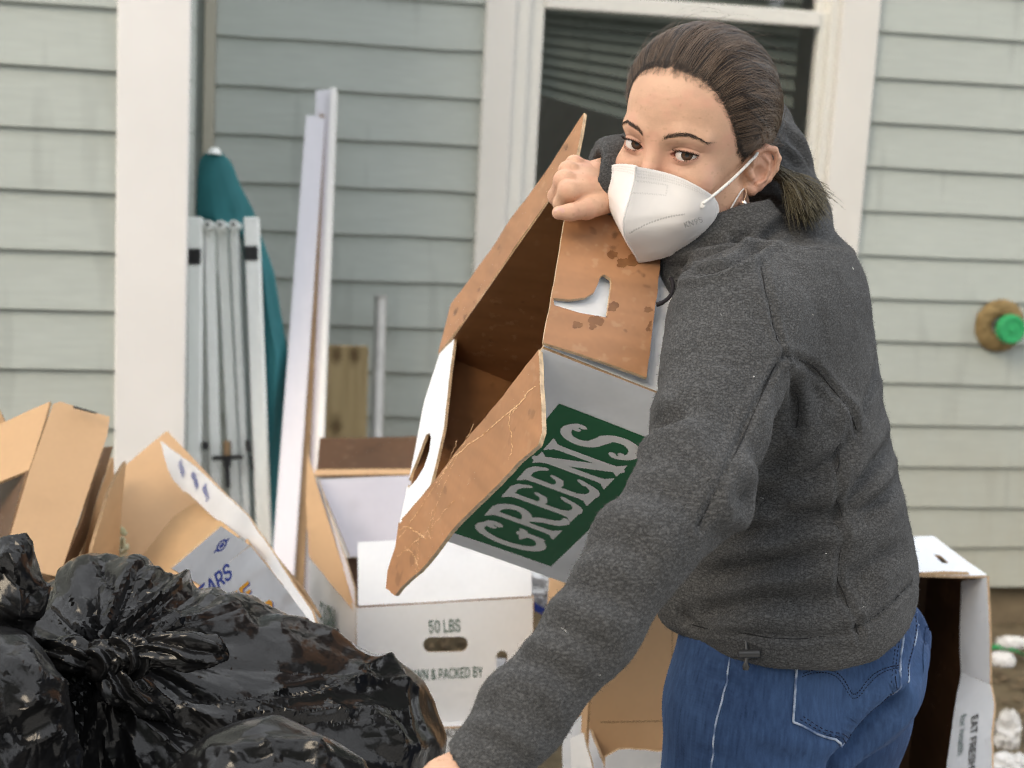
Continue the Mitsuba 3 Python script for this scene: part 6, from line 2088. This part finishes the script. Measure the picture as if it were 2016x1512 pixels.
def twist(pts, rad, seed, h=.0022, flat=None, lines=7, amp=.006):
    """A gathered, wrung end of film along a path: lengthwise creases."""
    pts = np.array(pts)
    def f(p):
        return s_chain(p, pts, rad, .006)
    m = sdf_mesh(f, pts.min(0) - max(rad) * 1.3, pts.max(0) + max(rad) * 1.3, h, 1.5)
    v = m.vertices.copy()
    n = vnormals(v, m.faces)
    seg = spline(pts, 60)
    d, i = cKDTree(seg).query(v)
    t = seg[np.minimum(i + 1, 59)] - seg[np.maximum(i - 1, 0)]
    t /= np.linalg.norm(t, axis=1, keepdims=True)
    q = v - seg[i]
    a0 = np.cross(t, [0.3, .2, 1.0]); a0 /= np.linalg.norm(a0, axis=1, keepdims=True)
    a = np.arctan2((q * np.cross(t, a0)).sum(1), (q * a0).sum(1))
    s = i / 59
    dd = amp * (tri_w(a / (2 * np.pi) * lines + 1.3 * meshkit.noise(v * 30, seed) + 1.2 * s) - .5) + amp * .6 * (tri_w(a / (2 * np.pi) * lines * .4 + 2 * meshkit.noise(v * 22, seed + 1)) - .5)
    v = v + n * dd[:, None]
    return trimesh.Trimesh(vx(v), m.faces, process=False)


add('knot', twist([V(183, 1310, 1.438), V(198, 1286, 1.428), V(216, 1300, 1.430), V(206, 1322, 1.434), V(190, 1308, 1.436)], [.011, .012, .013, .012, .010], 4, amp=.005, lines=6), 'm_bag', bagm, smooth=True)
add('loop', twist([V(214, 1298, 1.435), V(240, 1278, 1.428), V(268, 1282, 1.428), V(272, 1306, 1.432), V(256, 1322, 1.438)], [.008, .011, .012, .011, .008], 5, amp=.009), 'm_bag', bagm, smooth=True)
add('loop', twist([V(275, 1285, 1.43), V(320, 1278, 1.43), V(370, 1280, 1.428), V(415, 1282, 1.43), V(436, 1286, 1.435)], [.010, .014, .015, .011, .005], 6, amp=.008, lines=6), 'm_bag', bagm, smooth=True)
add('loop', twist([V(190, 1300, 1.435), V(150, 1290, 1.43), V(118, 1284, 1.432), V(96, 1278, 1.44)], [.010, .013, .012, .007], 7, amp=.008, lines=6), 'm_bag', bagm, smooth=True)
add('loop', twist([V(208, 1318, 1.435), V(235, 1350, 1.435), V(275, 1372, 1.45), V(330, 1400, 1.48)], [.010, .015, .015, .010], 8, amp=.008, lines=6), 'm_bag', bagm, smooth=True)
fL = lambda p: smin(s_chain(p, [V(-60, 1330, 1.42), V(6, 1175, 1.40), V(22, 1105, 1.39), V(44, 1066, 1.385)], [.056, .028, .017, .007], .02), s_chain(p, [V(-120, 1400, 1.46), down(V(-160, 1500, 1.5), .2)], [.09, .20], .04), .05)
bag('rubbish_bag', 'black rubbish bag with its twisted top sticking up at the left edge', fL, [-.80, -1.45, 1.25], [-.40, -.06, 1.95], V(50, 1050, 1.385), .006, 11, .0038, None, .42, 12, [([(66, 1060), (72, 1130), (62, 1240)], .010, .008), ([(10, 1060), (30, 1130), (25, 1230)], .010, .008), ([(0, 1120), (40, 1160), (66, 1180)], -.008, .008)])
fB = lambda p: smin(s_chain(p, [V(-45, 1400, 1.31), V(-60, 1560, 1.32)], [.076, .095], .03), s_chain(p, [V(-60, 1560, 1.32), down(V(-60, 1560, 1.34), .17, -.1)], [.09, .17], .04), .04)
bag('rubbish_bag', 'black rubbish bag filling the bottom left corner, crinkled', fB, [-.85, -1.45, 1.05], [-.28, -.17, 1.85], None, 0, 12, .0040, None, 1.0, 20, [([(0, 1300), (60, 1340), (130, 1350)], .010, .009), ([(20, 1400), (60, 1385), (110, 1410)], .010, .008), ([(0, 1470), (40, 1440), (60, 1465)], -.014, .012), ([(30, 1270), (50, 1330), (40, 1400)], .008, .007), ([(60, 1470), (100, 1440), (120, 1500)], .012, .009)])
fC = lambda p: smin(s_chain(p, [V(425, 1568, 1.28), V(500, 1545, 1.27), V(600, 1548, 1.27), V(650, 1575, 1.29)], [.034, .036, .036, .036], .02), s_chain(p, [V(520, 1640, 1.28), down(V(520, 1640, 1.33), .17)], [.09, .17], .04), .04)
bag('rubbish_bag', 'black rubbish bag just rising into view at the bottom, right of the knot', fC, [-.5, -1.45, 1.02], [.0, -.26, 1.75], None, 0, 13, .0036, None, 1.0, 20, [([(455, 1480), (520, 1475), (600, 1470), (655, 1486)], .009, .008), ([(470, 1500), (540, 1490), (620, 1500)], -.008, .008), ([(520, 1470), (550, 1500)], .007, .006), ([(610, 1468), (640, 1505)], .007, .006), ([(400, 1495), (450, 1485), (480, 1510)], .008, .006)])
